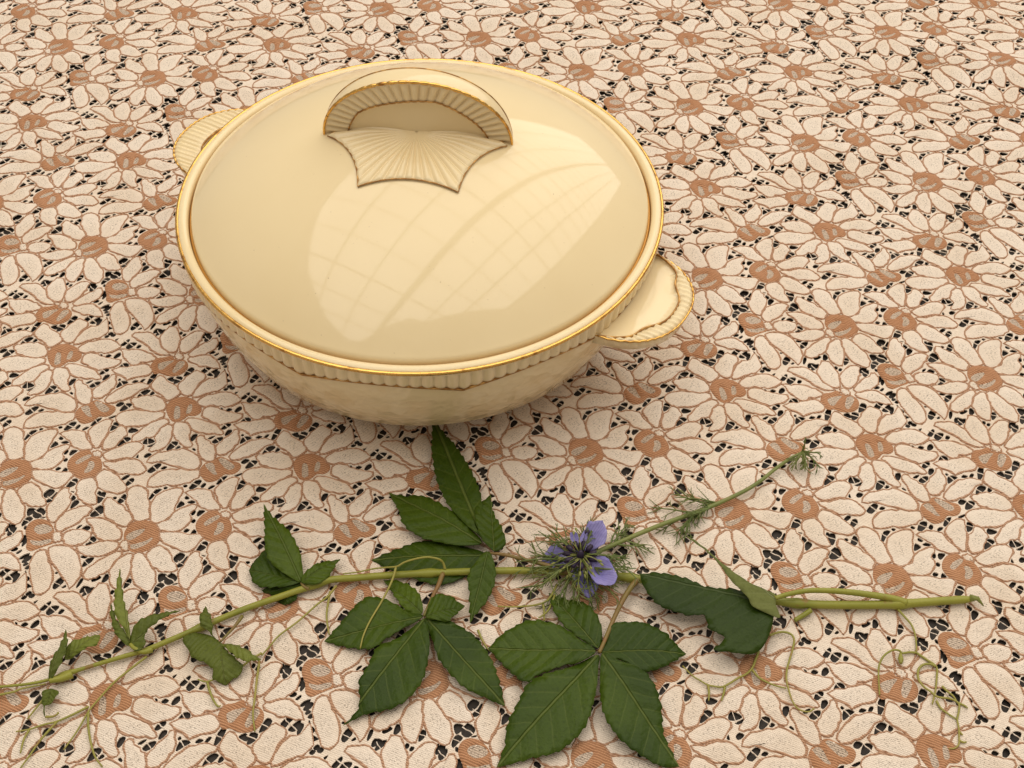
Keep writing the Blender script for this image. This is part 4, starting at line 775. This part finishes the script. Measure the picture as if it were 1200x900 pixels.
# ------------------------------------------------------------------ creeper branch
# plan outlines in millimetres on the table: (compound leaf, outline from the tip, base, height at base, height at tip, fold, tone)
LEAVES=[["1",[[-40.4,444.7],[-34.2,434.1],[-28.6,426.1],[-23.1,416.0],[-16.7,401.6],[-13.4,388.8],[-13.3,379.3],[-11.9,367.1],[-14.8,369.6],[-19.8,374.1],
[-26.7,382.3],[-32.1,391.8],[-36.0,402.5],[-38.9,416.9],[-39.7,424.9]],[-11.9,366.0],8,5,0.1,0],["1",[[-59.5,398.0],[-50.7,395.3],[-44.8,395.2],[-37.1,391.2],
[-26.8,382.5],[-19.0,374.1],[-12.7,366.0],[-21.1,363.5],[-29.2,364.7],[-39.1,367.5],[-46.6,371.7],[-51.1,377.0],[-53.8,385.4]],[-12.3,365.3],7,3,0.1,0],
["1",[[-64.8,358.6],[-55.1,363.5],[-47.3,367.4],[-40.9,369.3],[-29.4,368.3],[-18.8,364.9],[-11.4,362.4],[-12.1,358.5],[-21.7,348.0],[-31.1,344.2],[-37.0,344.7],
[-46.0,348.0],[-56.3,353.3]],[-11.4,361.4],3.5,1.6,0.0,0],["1",[[-9.4,394.5],[-7.9,384.0],[-4.4,375.4],[-1.9,367.0],[-1.8,362.8],[-6.5,358.8],[-10.6,362.7],
[-13.5,367.3],[-15.8,375.2],[-16.5,383.9],[-13.0,389.4]],[-6.9,359.1],9,6,0.15,0],["1",[[-17.0,323.4],[-14.3,328.0],[-9.7,334.1],[-6.5,342.5],[-6.1,350.9],
[-9.9,359.6],[-16.0,353.1],[-18.7,345.6],[-17.9,338.3]],[-9.9,359.6],8,3,0.12,1],["2",[[-57.9,346.2],[-50.6,345.3],[-43.5,340.8],[-39.7,334.2],[-38.6,326.6],
[-44.5,327.4],[-49.6,332.2],[-53.5,338.8]],[-38.2,326.0],6,3,0.1,1],["2",[[-82.0,313.6],[-75.3,321.5],[-70.3,329.0],[-65.0,334.4],[-58.4,334.7],[-51.4,331.8],
[-44.5,327.2],[-38.2,325.4],[-44.9,319.7],[-50.3,315.5],[-55.6,311.4],[-58.2,308.9],[-64.7,308.5],[-73.3,310.8]],[-38.2,325.1],6,2.5,0.08,0],
["2",[[-69.5,272.4],[-63.5,280.0],[-64.0,291.8],[-61.0,298.8],[-57.2,308.9],[-48.3,314.1],[-37.4,324.0],[-35.4,318.2],[-34.3,305.8],[-36.7,291.7],[-43.4,282.9],
[-51.2,279.1],[-60.1,277.2]],[-37.4,324.0],6.5,2.5,0.1,0],["2",[[-0.4,282.4],[-2.1,289.2],[-4.1,297.1],[-7.0,304.1],[-11.9,312.1],[-18.6,318.1],[-26.3,322.4],
[-36.9,324.1],[-35.4,318.3],[-33.2,312.1],[-30.0,303.0],[-25.1,296.1],[-17.6,289.5],[-10.2,286.4],[-2.9,283.3]],[-36.9,324.1],6.5,3,0.1,0],["2",[[-19.6,331.4],
[-21.8,328.4],[-26.2,321.8],[-30.9,321.7],[-36.6,323.1],[-36.4,328.2],[-35.7,331.6],[-32.6,335.4],[-26.8,334.7]],[-36.6,323.7],8,6,0.1,1],["3",[[18.8,341.1],
[26.4,337.3],[35.8,332.9],[41.2,324.1],[42.3,316.1],[40.5,310.0],[33.4,314.1],[26.1,321.1],[21.0,329.3]],[40.7,309.4],7,3,0.1,0],["3",[[-8.4,310.5],
[-2.0,317.8],[9.2,323.0],[18.6,322.3],[26.1,319.4],[32.5,313.8],[39.2,307.8],[32.2,302.2],[24.0,300.3],[14.8,296.4],[9.4,291.9],[5.7,293.5],[-0.8,300.8]],
[39.9,307.8],7,3.5,0.08,0],["3",[[-3.4,254.5],[-0.1,264.1],[0.2,270.7],[4.1,280.2],[9.4,290.9],[16.6,295.8],[27.6,299.7],[40.0,306.2],[40.1,299.6],[38.7,287.7],
[34.3,272.3],[27.1,264.0],[21.8,260.3],[11.3,257.6],[1.8,255.4]],[40.2,306.5],8,3,0.1,0],["3",[[72.9,256.1],[67.9,268.2],[66.9,274.7],[66.5,284.2],[63.0,293.8],
[57.7,299.4],[49.6,302.6],[42.0,306.2],[40.7,296.6],[40.8,282.0],[43.2,273.6],[48.3,265.5],[56.8,259.4],[65.4,255.6]],[41.8,306.5],8,3,0.1,0],
["3",[[79.9,309.9],[71.9,303.6],[66.2,300.5],[58.7,299.0],[51.5,303.1],[41.5,307.5],[42.6,313.4],[47.6,321.3],[54.3,323.0],[61.9,323.5],[71.1,318.8],
[74.6,314.8]],[41.5,308.1],7.5,4,0.08,0],["4",[[60.7,348.2],[69.5,349.0],[80.4,346.5],[89.2,342.4],[96.4,341.0],[103.7,340.6],[116.2,337.7],[121.6,333.6],
[119.8,326.2],[117.6,318.9],[113.1,310.6],[107.4,306.9],[98.6,307.2],[90.7,307.5],[96.6,314.2],[89.9,318.7],[88.7,325.9],[81.5,325.7],[74.5,328.1],[67.1,332.2],
[61.7,341.7]],[121.5,333.1],8.5,9,0.05,2],["4",[[82.4,368.8],[90.2,360.3],[96.9,352.5],[103.8,346.4],[110.7,342.0],[119.5,338.7],[122.0,337.1],[121.3,332.0],
[122.3,324.7],[116.4,327.1],[110.3,329.4],[108.1,334.5],[101.6,342.5],[96.8,350.8],[90.1,359.2],[84.5,365.0]],[121.8,335.2],11,14,0.0,3],["5",[[-118.4,385.3],
[-112.9,377.7],[-104.2,369.1],[-98.3,359.3],[-95.5,349.5],[-95.3,342.8],[-101.3,345.0],[-109.3,350.1],[-113.2,356.1],[-115.3,367.3]],[-95.3,342.5],6,9,0.12,1],
["5",[[-120.7,349.3],[-118.7,354.4],[-115.4,360.9],[-111.7,357.6],[-104.3,350.5],[-95.5,343.5],[-96.9,342.3],[-104.9,339.2],[-112.3,339.2],[-117.6,343.0]],
[-95.4,343.1],5,4,0.06,0],["5",[[-102.3,332.3],[-109.3,337.4],[-114.0,341.0],[-105.5,341.7],[-95.6,343.8],[-96.2,339.6],[-97.8,334.0]],[-95.6,343.8],
4,1.6,0.0,0],["5",[[-78.9,356.6],[-84.5,354.1],[-91.3,349.6],[-95.0,345.4],[-95.4,341.8],[-90.2,340.0],[-86.2,341.6],[-82.6,346.4]],[-95.2,341.8],7,5,0.1,1],
["6",[[-122.7,291.0],[-128.0,292.9],[-129.7,298.0],[-138.3,301.9],[-140.9,306.1],[-144.2,311.0],[-137.4,315.3],[-127.7,310.8],[-123.7,305.6],[-117.1,300.5],
[-116.3,296.4]],[-127.7,310.5],5,2,0.06,4],["6",[[-107.7,300.8],[-117.3,305.7],[-126.6,309.2],[-118.6,301.2],[-113.3,299.0]],[-127.1,309.6],6,8,0.0,5],
["6",[[-136.6,327.4],[-132.2,319.2],[-131.4,313.8],[-128.0,311.0],[-133.0,314.3],[-137.5,317.8],[-137.3,323.2]],[-128.5,311.0],5,8,0.1,4],["7",[[-177.0,342.4],
[-173.2,328.7],[-169.6,319.5],[-167.1,309.8],[-171.5,315.3],[-174.7,319.3],[-177.0,327.5]],[-167.2,309.3],6,14,0.1,5],["7",[[-179.2,327.3],[-174.0,317.6],
[-167.4,309.8],[-168.0,307.0],[-174.0,312.1],[-177.4,319.6]],[-167.2,308.7],6,9,0.05,4],["7",[[-147.1,323.2],[-155.5,317.5],[-160.8,312.2],[-159.8,306.7],
[-163.4,304.1],[-167.3,308.1],[-167.0,312.0],[-164.8,316.8],[-158.2,320.9]],[-166.9,307.6],6,10,0.12,4],["8",[[-195.3,312.0],[-193.5,307.0],[-192.8,301.5],
[-195.7,292.7],[-198.6,289.4],[-198.4,297.2],[-196.4,304.5]],[-198.1,289.4],5,11,0.1,4],["8",[[-180.3,310.7],[-180.3,305.4],[-186.0,302.7],[-193.8,300.1],
[-194.2,304.3],[-190.3,308.3]],[-194.3,300.1],5,9,0.08,5],["8",[[-197.1,273.6],[-197.3,278.1],[-194.3,280.1],[-193.1,284.6],[-197.1,286.1],[-200.3,285.1],
[-199.1,280.1]],[-196.8,286.3],4,2,0.05,4]]
STEM=[[-224.4,287.2,2.5],[-209.3,289.1,2.7],[-200.5,291.2,2.9],[-191.9,294.7,3.1],[-176.4,300.8,3.3],[-160.6,306.6,3.6],[-151.9,311.0,3.8],[-136.2,319.6,4.0],[-120.9,327.9,4.2],[-107.4,334.0,4.4],[-94.4,339.8,4.5],[-83.2,344.7,4.6],[-69.5,346.4,4.6],[-53.8,348.2,4.6],[-30.1,350.2,4.5],[-6.3,351.7,4.4],[17.6,352.3,4.4],[37.4,351.4,4.3],[59.2,349.0,4.2],[80.8,344.8,4.1],[104.1,341.2,4.1],[121.5,338.4,4.0],[139.0,336.9,4.0],[158.5,336.9,4.0],[178.3,337.8,4.0],[196.3,339.6,4.0],[214.8,341.4,4.0]]
PETIOLES={"1":[[[-9.7,359.3,8.0],[-2.5,357.8,9.0],[6.3,356.2,8.0],[17.5,353.8,7.0],[28.6,350.7,5.0]],1.0,1],"2":[[[-37.7,325.1,6.5],[-35.8,331.5,6.5],[-34.1,336.9,6.0],
[-32.1,342.8,5.5],[-30.5,349.4,5.0]],1.0,1],"3":[[[40.7,307.2,7.5],[43.1,312.6,8.0],[47.3,323.3,8.0],[51.6,333.5,7.0],[56.0,342.1,6.0],[59.9,347.6,5.0]],1.2,1],
"4":[[[121.4,335.8,10.0],[128.3,338.3,10.0],[138.6,341.0,9.0],[152.4,341.2,8.5],[166.2,340.3,7.5],[177.3,339.2,6.0],[182.7,337.7,5.0]],1.5,0],
"5":[[[-95.3,342.0,6.0],[-93.9,340.2,6.0],[-91.6,339.5,5.0]],0.8,1],"6":[[[-127.6,310.8,5.0],[-125.3,314.3,5.0],[-122.5,318.8,5.0],[-120.0,324.6,4.5]],0.7,1],
"7":[[[-167.0,308.0,6.0],[-164.5,305.9,6.0],[-160.6,304.6,5.5],[-157.4,306.5,4.5]],1.2,0],"8":[[[-198.4,289.6,5.0],[-197.1,290.1,5.0],[-193.8,291.3,4.5],
[-190.0,293.8,4.0]],1.6,0]}
TENDRILS=[[[-159.1,303.2,4.0],[-166.2,295.9,3.5],[-171.1,290.5,3.0],[-175.6,283.5,2.5],[-179.2,277.2,2.0],[-181.9,268.1,2.0],[-185.6,259.1,2.0]],[[-179.6,279.3,2.2],
[-185.6,275.4,2.1],[-191.6,272.1,2.0],[-197.0,270.4,2.0],[-202.3,268.2,2.0],[-207.8,267.0,2.0]],[[-179.2,276.6,2.2],[-177.8,270.2,2.1],[-174.7,261.9,2.0],
[-171.4,255.8,2.0],[-167.7,251.8,2.0]],[[-191.6,271.9,2.0],[-196.3,263.6,2.0],[-199.2,256.2,2.0],[-201.5,250.6,2.0]],[[-199.1,283.3,3.0],[-201.8,278.1,2.5],
[-204.5,272.9,2.0]],[[-202.3,268.2,2.0],[-203.5,263.4,2.0],[-203.3,257.2,2.0]],[[-197.0,274.1,2.0],[-193.6,274.3,2.3],[-191.8,275.5,2.7],[-192.1,275.9,3.0]],
[[-219.8,283.4,3.0],[-213.4,285.3,2.8],[-210.0,287.1,2.7],[-200.8,289.6,2.5]],[[-79.2,341.4,5.0],[-82.6,336.0,4.5],[-87.4,331.4,4.0],[-94.7,323.0,3.5],
[-102.1,316.1,3.0],[-105.5,310.9,2.8],[-108.9,305.7,2.5]],[[-109.0,306.9,2.5],[-113.6,303.3,2.5],[-117.1,299.8,2.5],[-123.5,296.3,2.5],[-129.0,292.9,2.4],
[-131.9,292.3,2.3],[-135.1,293.4,2.2]],[[-130.6,291.8,2.2],[-129.3,288.5,2.2],[-127.7,285.3,2.1],[-125.7,282.1,2.1],[-124.0,280.5,2.0],[-123.1,281.1,2.0]],
[[-109.5,302.8,2.5],[-109.3,294.4,2.4],[-109.0,286.7,2.2],[-108.6,277.0,2.1],[-106.6,269.1,2.0]],[[-81.9,338.9,4.0],[-82.2,333.0,3.5],[-82.3,327.2,3.0],
[-81.3,321.6,2.5],[-80.1,317.2,2.0]],[[-29.5,350.9,6.0],[-30.5,353.0,8.3],[-32.4,353.4,10.5],[-36.3,353.8,11.4],[-40.1,353.3,11.8],[-44.9,352.1,11.5],
[-48.7,351.1,10.5],[-51.6,349.7,9.5],[-56.5,350.0,8.1],[-62.4,350.0,6.9],[-70.0,348.2,6.5],[-76.7,347.4,6.0]],[[-52.1,349.7,9.0],[-53.0,344.4,8.3],
[-55.1,338.2,7.3],[-58.0,331.7,6.0],[-62.0,322.2,6.0],[-64.3,314.8,5.7],[-65.2,308.7,5.0]],[[22.6,344.4,5.0],[19.7,338.4,4.5],[16.8,335.3,4.0],[12.0,333.9,3.5],
[7.3,333.5,3.0],[0.6,333.2,2.8],[-4.7,333.6,2.5]],[[16.0,335.0,4.0],[16.6,330.8,3.2],[16.6,326.3,2.5]],[[21.6,339.4,4.0],[18.7,331.7,3.7],[15.8,328.5,3.3],
[14.0,327.5,3.0]],[[-13.3,320.4,3.0],[-11.3,315.6,2.8],[-9.3,312.0,2.7],[-7.4,310.0,2.5]],[[178.9,335.3,3.5],[181.3,331.7,3.1],[183.7,327.7,2.8],
[184.5,323.2,2.5],[184.2,318.0,2.2],[183.5,314.0,2.0]],[[183.5,313.6,2.0],[180.1,313.5,2.4],[176.8,312.7,2.9],[175.2,313.6,3.7],[171.9,313.0,4.6],
[167.8,310.2,4.6],[165.3,306.3,3.7],[164.3,302.1,2.9],[163.7,296.7,2.4],[163.2,291.9,2.0]],[[183.7,313.4,2.0],[187.6,310.0,2.0],[191.0,306.6,2.0],
[190.0,300.9,2.1],[187.9,294.0,2.2],[185.3,287.8,2.4]],[[190.7,306.6,2.4],[188.1,307.6,2.6],[184.9,307.0,2.7],[182.3,304.2,2.9],[181.5,299.6,3.0],
[183.2,296.0,2.9],[185.7,293.7,2.8],[188.3,291.3,2.6],[193.6,290.6,2.5],[196.9,288.4,2.4],[196.1,284.3,2.2],[194.8,281.0,2.1],[194.6,276.8,2.0],
[193.8,272.5,2.0],[193.0,269.3,2.0],[190.8,267.4,2.0],[188.3,267.2,2.0]],[[187.5,289.6,2.2],[188.8,286.1,2.1],[191.7,283.2,2.1],[194.8,280.9,2.0]],
[[191.4,296.7,2.5],[193.4,294.0,2.4],[195.4,291.9,2.3],[196.5,288.7,2.2]],[[197.1,288.8,2.0],[199.3,287.7,2.0],[200.6,286.4,2.0]],[[194.4,275.2,2.0],
[195.2,274.1,2.0],[195.5,273.6,2.0]],[[193.7,270.9,2.0],[195.3,270.2,2.0],[196.5,270.5,2.0]],[[118.3,320.8,2.5],[121.5,322.0,2.8],[125.1,322.4,3.1],
[128.1,321.0,3.4],[129.0,318.1,3.4],[127.8,313.6,3.2],[125.9,308.6,3.1],[124.1,303.6,2.9],[123.2,298.3,2.7],[123.7,292.5,2.5],[124.5,288.2,2.4],
[126.6,284.5,2.2],[130.7,283.2,2.1],[133.6,284.8,2.0]],[[112.5,312.4,3.0],[110.8,308.4,2.8],[108.8,304.0,2.6],[105.9,301.0,2.5],[102.2,299.0,2.4],
[98.4,296.5,2.3],[94.7,294.5,2.2],[91.3,294.7,2.1],[88.3,295.5,2.0],[85.4,297.4,2.0],[82.1,299.8,2.0],[78.0,304.7,2.0]],[[108.8,303.2,2.2],[111.0,299.8,2.1],
[114.3,297.4,2.1],[118.5,295.6,2.0],[122.7,294.5,2.0]],[[88.5,295.0,2.0],[88.6,291.6,2.0],[88.1,287.7,2.0]],[[95.8,294.4,2.0],[94.9,291.2,2.0],
[93.7,287.8,2.0]]]
STUB=[[138.7,333.7,4.0],[135.8,331.9,3.3],[133.0,330.3,2.8],[130.8,329.0,2.5]]
BUD=[[176.0,312.7,3.0],[175.5,309.7,3.0],[175.1,307.4,3.0]]
NIG_STEM=[[34.9,355.5,10.0],[43.1,361.8,8.2],[50.7,367.2,6.3],[62.4,374.2,5.2],[75.1,380.7,5.0],[85.7,385.5,5.0],[97.3,391.0,5.0],[107.4,396.6,4.8],[116.4,402.3,4.5],[124.2,408.3,4.5],[131.9,415.5,4.6],[139.8,421.8,5.1],[146.6,425.7,6.0]]
NIG_PETALS=[[[[43.9,373.2],[45.4,369.0],[45.5,364.0],[42.9,361.4],[39.2,360.6],[34.9,361.2],[33.0,365.9],[35.6,370.4],[37.4,373.3],[40.5,373.5]],[34.0,360.8],9,16],
[[[49.7,342.6],[48.0,338.6],[44.4,337.6],[39.7,339.7],[36.9,346.3],[36.5,350.6],[39.0,355.2],[43.3,355.2],[47.4,351.1]],[35.6,352.7],10,14],[[[37.2,337.9],
[33.5,340.6],[31.1,343.6],[29.1,349.1],[32.1,351.6],[36.1,349.6],[38.2,345.9],[41.6,344.3],[39.6,339.8]],[33.0,353.2],7,3],[[[15.7,356.0],[15.8,359.3],
[17.7,362.1],[20.8,364.8],[24.0,362.9],[28.2,358.7],[30.0,357.0],[25.0,354.6],[20.7,352.0],[18.9,352.4]],[30.9,356.9],7,4],[[[28.7,368.4],[30.9,368.4],
[32.4,366.5],[32.5,362.9],[32.4,359.3],[30.5,361.5],[28.7,364.3]],[32.1,359.3],9,13],[[[17.3,351.2],[19.5,353.1],[23.8,354.8],[30.0,355.5],[28.1,352.9],
[23.8,350.5],[20.7,349.4]],[30.9,355.8],7,4]]
NIG_C=[33.2,355.6,10.0]

vine = empty('creeper_branch', (0.0, 0.385, 0.001), 'cut creeper branch with green stem, toothed leaflets and curly tendrils in front of the dish', 'branch')
def leaf_mesh(outline, base, zb, zt, fold, seed, teeth=.00075, wave=.0010, bulge=0.0, step=None):
    r_ = np.random.default_rng(seed); P = np.array(outline) * MMU; B = np.array(base) * MMU
    T = P[0]; d = T - B; L = np.linalg.norm(d); d = d / L; nrm = np.array([-d[1], d[0]])
    q = catmull(np.vstack([P, P[:1]]), 8); per = np.linalg.norm(np.diff(q, axis=0), axis=1).sum()
    n = max(36, int(per / .0011)); q = resample(q, n + 1)[:-1]
    area = .5 * np.sum(q[:, 0] * np.roll(q[:, 1], -1) - np.roll(q[:, 0], -1) * q[:, 1]); sg = 1 if area > 0 else -1
    t = np.roll(q, -1, 0) - np.roll(q, 1, 0); t /= np.linalg.norm(t, axis=1)[:, None] + 1e-12; out = np.c_[t[:, 1], -t[:, 0]] * sg
    u = (q - B) @ d / L
    s = np.arange(n) * per / n; s2 = np.minimum(s, per - s)
    saw = 1 - ((s2 / .0052) % 1.0)
    amp = teeth * np.clip((u - .12) * 4, 0, 1) * np.clip((1.0 - u) * 9, 0, 1)
    q = ccw(q + out * ((saw - .45) * amp)[:, None])
    st = step or max(.0016, L / 22)
    lo_, hi_ = q.min(0), q.max(0)
    gx_, gy_ = np.meshgrid(np.arange(lo_[0], hi_[0], st), np.arange(lo_[1], hi_[1], st)); gx_ = gx_ + (np.arange(gx_.shape[0])[:, None] % 2) * st / 2
    G = np.c_[gx_.ravel(), gy_.ravel()]; G = G[inside(q, G)]
    if len(G): G = G[np.min(np.linalg.norm(G[:, None] - q[None], axis=2), 1) > st * .5]
    mr = B + d * np.linspace(.03, .95, 24)[:, None] * L; mr = mr[inside(q, mr)]
    if len(G) and len(mr): G = G[np.min(np.linalg.norm(G[:, None] - mr[None], axis=2), 1) > st * .45]
    pts = [Vector(p) for p in np.vstack([q] + ([mr] if len(mr) else []) + ([G] if len(G) else []))]
    v_, _, f_, _, _, _ = delaunay_2d_cdt(pts, [], [list(range(n))], 1, 1e-8)
    v_ = np.array([tuple(p) for p in v_]); u = (v_ - B) @ d / L; w = (v_ - B) @ nrm
    z = zb * MMU + (zt - zb) * MMU * np.clip(u, 0, 1) + fold * np.abs(w) + bulge * (1 - (2 * np.clip(u, 0, 1) - 1) ** 2)
    z += wave * np.sin(u * 6 + r_.uniform(0, 6)) * np.sin(w / L * 9 + r_.uniform(0, 6)) + .00022 * np.cos((u - np.abs(w) / L * .95) * 7 * 2 * math.pi)
    z = np.maximum(z, .0011)
    V = np.c_[v_, z]; at_ = np.c_[u, w / L, np.full(len(u), 0.0)]
    F = [tuple(f) for f in f_]
    # give the blade its thickness
    k = len(V); e = {}
    for f in F:
        for a_, b_ in zip(f, f[1:] + f[:1]): e[(a_, b_)] = 1
    rim = [(a_, b_) for (a_, b_) in e if (b_, a_) not in e]
    V2 = V.copy(); V2[:, 2] -= .00032
    F2 = F + [tuple(x + k for x in reversed(f)) for f in F] + [(b_, a_, a_ + k, b_ + k) for a_, b_ in rim]
    return np.vstack([V, V2]), F2, np.vstack([at_, at_])
def tube_obj(name, pts, rad, mt, parent, seg=8, sub=5, loc=None):
    P = catmull(np.array(pts) * MMU, sub); R = np.interp(np.linspace(0, 1, len(P)), np.linspace(0, 1, len(rad)), rad)
    V, F = tube_mesh(P, R, seg); return put(name, V, F, mt, parent, loc=loc if loc is not None else P[0])
sp = catmull(np.array(STEM) * MMU, 8); k = len(sp)
tt = np.linspace(0, 1, k); sr = np.interp(tt, [0, .1, .2, .35, .5, .75, .92, .99, 1], np.array([.55, .75, 1.2, 1.55, 1.7, 1.8, 2.05, 1.9, 1.1]) * MMU)
for xm in (-193, -137, -88, -37, 57, 133, 180):           # swollen nodes
    sr = sr + .0007 * np.exp(-((sp[:, 0] - xm * MMU) / .0035) ** 2)
sp[:, 2] = np.maximum(sp[:, 2], sr + .0012)
V, F = tube_mesh(sp, sr, 14); put('stem', V, F, M_STEM, vine, loc=sp[len(sp) // 2])
leafroots = {}
for key_, (pts, rad, tone) in PETIOLES.items():
    p0 = np.array(pts[0]) * MMU
    leafroots[key_] = tube_obj('leaf_stalk', pts, [rad * .7 * MMU, rad * .8 * MMU, rad * MMU, rad * 1.25 * MMU], M_PETIOLE if tone else M_STEM, vine, 10, 6)
for n_, (comp, outl, base, zb, zt, fold, tone) in enumerate(LEAVES):
    V, F, at_ = leaf_mesh(outl, base, zb, zt, fold, 100 + n_, teeth=(.0 if tone == 3 else .0010) if comp in '1234' else .0009, bulge=.0010 if tone < 3 else .002)
    put('leaflet', V, F, LEAFM[tone], leafroots[comp], loc=(base[0] * MMU, base[1] * MMU, zb * MMU), attr={'leaf': at_})
for pts in TENDRILS:
    P = np.array(pts); P[:, 2] = np.maximum(P[:, 2], 1.5)
    tube_obj('tendril', P, [.62 * MMU, .52 * MMU, .45 * MMU, .34 * MMU], M_TENDRIL, vine, 6, 6)
tube_obj('cut_side_shoot', STUB, [1.3 * MMU, 1.2 * MMU, 1.0 * MMU], M_STEM, vine, 8, 4)
tube_obj('tendril_bud', BUD, [.5 * MMU, 1.3 * MMU, .7 * MMU], M_TENDRIL, vine, 8, 5)
ep = np.array(STEM[-1]) * MMU                                        # torn bark at the cut end
V, F = tube_mesh(np.array([ep + [-.002, 0, .001], ep + [.0015, -.0005, .001], ep + [.004, -.0035, -.0005]]), [.0016, .0011, .0002], 8); put('torn_bark', V, F, LEAFM[5], vine, loc=ep)

# ------------------------------------------------------------------ love-in-a-mist flower
nc = np.array(NIG_C) * MMU
nig = empty('blue_flower', (nc[0], nc[1], 0.001), 'single blue-violet flower with feathery green bracts lying across the creeper stem', 'flower')
P = catmull(np.array(NIG_STEM) * MMU, 6); V, F = tube_mesh(P, np.interp(np.linspace(0, 1, len(P)), [0, .15, .5, .9, 1], np.array([1.0, 1.15, 1.1, .9, .6]) * MMU), 10)
put('stem', V, F, M_NSTEM, nig, loc=P[0])
for n_, (outl, base, zb, zt) in enumerate(NIG_PETALS):
    V, F, at_ = leaf_mesh(outl, base, zb, zt, .42 if n_ < 2 else .22, 300 + n_, teeth=.0003, wave=.0013, bulge=-.0020 if n_ < 2 else .001, step=.0010)
    put('petal', V, F, M_BLUE, nig, loc=(base[0] * MMU, base[1] * MMU, zb * MMU), attr={'leaf': at_})
def filament(p, d, L, r, droop=.4, seg=5, bend=.3):
    d = np.array(d, float); d /= np.linalg.norm(d); s_ = rng.normal(0, bend, 3); pts = [np.array(p, float)]
    for i in range(5):
        d = d + s_ * .25 + np.array([0, 0, -droop * .2]); d /= np.linalg.norm(d); q = pts[-1] + d * L / 5
        q[2] = max(q[2], .0014 + rng.uniform(0, .0006)); pts.append(q)
    return tube_mesh(np.array(pts), np.linspace(r, r * .45, 6), seg, True), np.array(pts)
def bract(p, d, L, nb, r=.00042):
    parts = []; t0, pts = filament(p, d, L, r * 1.3); parts.append(t0)
    for k in range(nb):
        i = 1 + int(rng.integers(0, 4)); dd = pts[i + 1] - pts[i]; side = np.cross(dd, [0, 0, 1]) * rng.choice([-1, 1]); side /= np.linalg.norm(side) + 1e-9
        v = dd / np.linalg.norm(dd) + side * rng.uniform(.35, .9) + np.array([0, 0, rng.uniform(-.2, .5)])
        t1, p1 = filament(pts[i], v, L * rng.uniform(.25, .5), r * .8, seg=4); parts.append(t1)
        if rng.random() < .6:
            dd = p1[4] - p1[3]; v = dd / np.linalg.norm(dd) + np.cross(dd / np.linalg.norm(dd), [0, 0, 1]) * rng.choice([-1, 1]) * .7
            t2, _ = filament(p1[3], v, L * rng.uniform(.12, .25), r * .65, seg=4); parts.append(t2)
    return join(parts)
# ruff of bracts behind and round the flower
for k in range(34):
    a_ = 2 * math.pi * k / 34 + rng.uniform(-.15, .15); dx = np.array([math.cos(a_), math.sin(a_), rng.uniform(.0, .45)])
    p0 = nc + np.array([math.cos(a_) * .003, math.sin(a_) * .003, -.003 if k % 7 else .0030])
    V, F = bract(p0, dx, rng.uniform(.014, .023) * (1.25 if -2.6 > a_ or a_ > 2.2 else 1), 7); put('bract', V, F, M_BRACT, nig, loc=p0)
stp = np.array(NIG_STEM) * MMU
def tuft(idx, n, L, fwd, spread, nb):
    for k in range(n):
        p0 = stp[idx] + (stp[min(idx + 1, len(stp) - 1)] - stp[idx]) * rng.uniform(-.3, .5) if idx < len(stp) - 1 else stp[idx]
        tdir = stp[min(idx + 1, len(stp) - 1)] - stp[max(idx - 1, 0)]; tdir /= np.linalg.norm(tdir); sd = np.array([-tdir[1], tdir[0], 0])
        d = tdir * fwd * rng.uniform(.6, 1.2) + sd * rng.uniform(-spread, spread) + np.array([0, 0, rng.uniform(-.05, .4)])
        V, F = bract(p0, d, L * rng.uniform(.7, 1.15), nb); put('bract', V, F, M_BRACT, nig, loc=p0)
tuft(2, 6, .016, .9, 1.3, 6); tuft(6, 8, .020, -1.1, .8, 6); tuft(5, 4, .017, -1.0, .9, 5)
for k in range(9):
    d = np.array([rng.uniform(-.7, .9), rng.uniform(-1.3, .25), rng.uniform(-.1, .4)])
    V, F = bract(stp[-1] + [0, 0, .001], d, rng.uniform(.008, .014), 5); put('bract', V, F, M_BRACT, nig, loc=stp[-1])
# dark nectaries, stamens, curling styles
for k in range(11):
    a_ = 2 * math.pi * k / 11 + .2; p0 = nc + np.array([math.cos(a_) * .0042, math.sin(a_) * .0042, .0015])
    tv, tf = tube_mesh(np.array([p0, p0 + [math.cos(a_) * .0012, math.sin(a_) * .0012, .0012], p0 + [math.cos(a_) * .0030, math.sin(a_) * .0030, .0016], p0 + [math.cos(a_) * .0040, math.sin(a_) * .0040, .0006]]), [.0009, .0014, .0012, .0005], 8)
    put('nectary', tv, tf, M_DARK, nig, loc=p0)
tv, tf = tube_mesh(np.array([nc + [0, 0, -.003], nc + [0, 0, .0], nc + [0, 0, .0035], nc + [0, 0, .006]]), [.0014, .0019, .0017, .0008], 10)
put('seed_pod', tv, tf, M_DARK, nig, loc=nc)
for k in range(26):
    a_ = rng.uniform(0, 2 * math.pi); p0 = nc + [math.cos(a_) * .0022, math.sin(a_) * .0022, .003]
    (tv, tf), pts = filament(p0, (math.cos(a_) * .9 - .25, math.sin(a_) * .9 - .25, .75), rng.uniform(.007, .011), .00024, droop=1.2, seg=5)
    e_ = pts[-1]; dd = (pts[-1] - pts[-2]); dd /= np.linalg.norm(dd)
    bv, bf = tube_mesh(np.array([e_ - dd * .0003, e_ + dd * .0005, e_ + dd * .0014, e_ + dd * .0021]), [.0002, .0006, .0006, .00015], 6)
    V, F = join([(tv, tf), (bv, bf)]); put('stamen', V, F, M_ANTHER if k % 4 else M_DARK, nig, loc=p0)
bpy.context.view_layer.update()
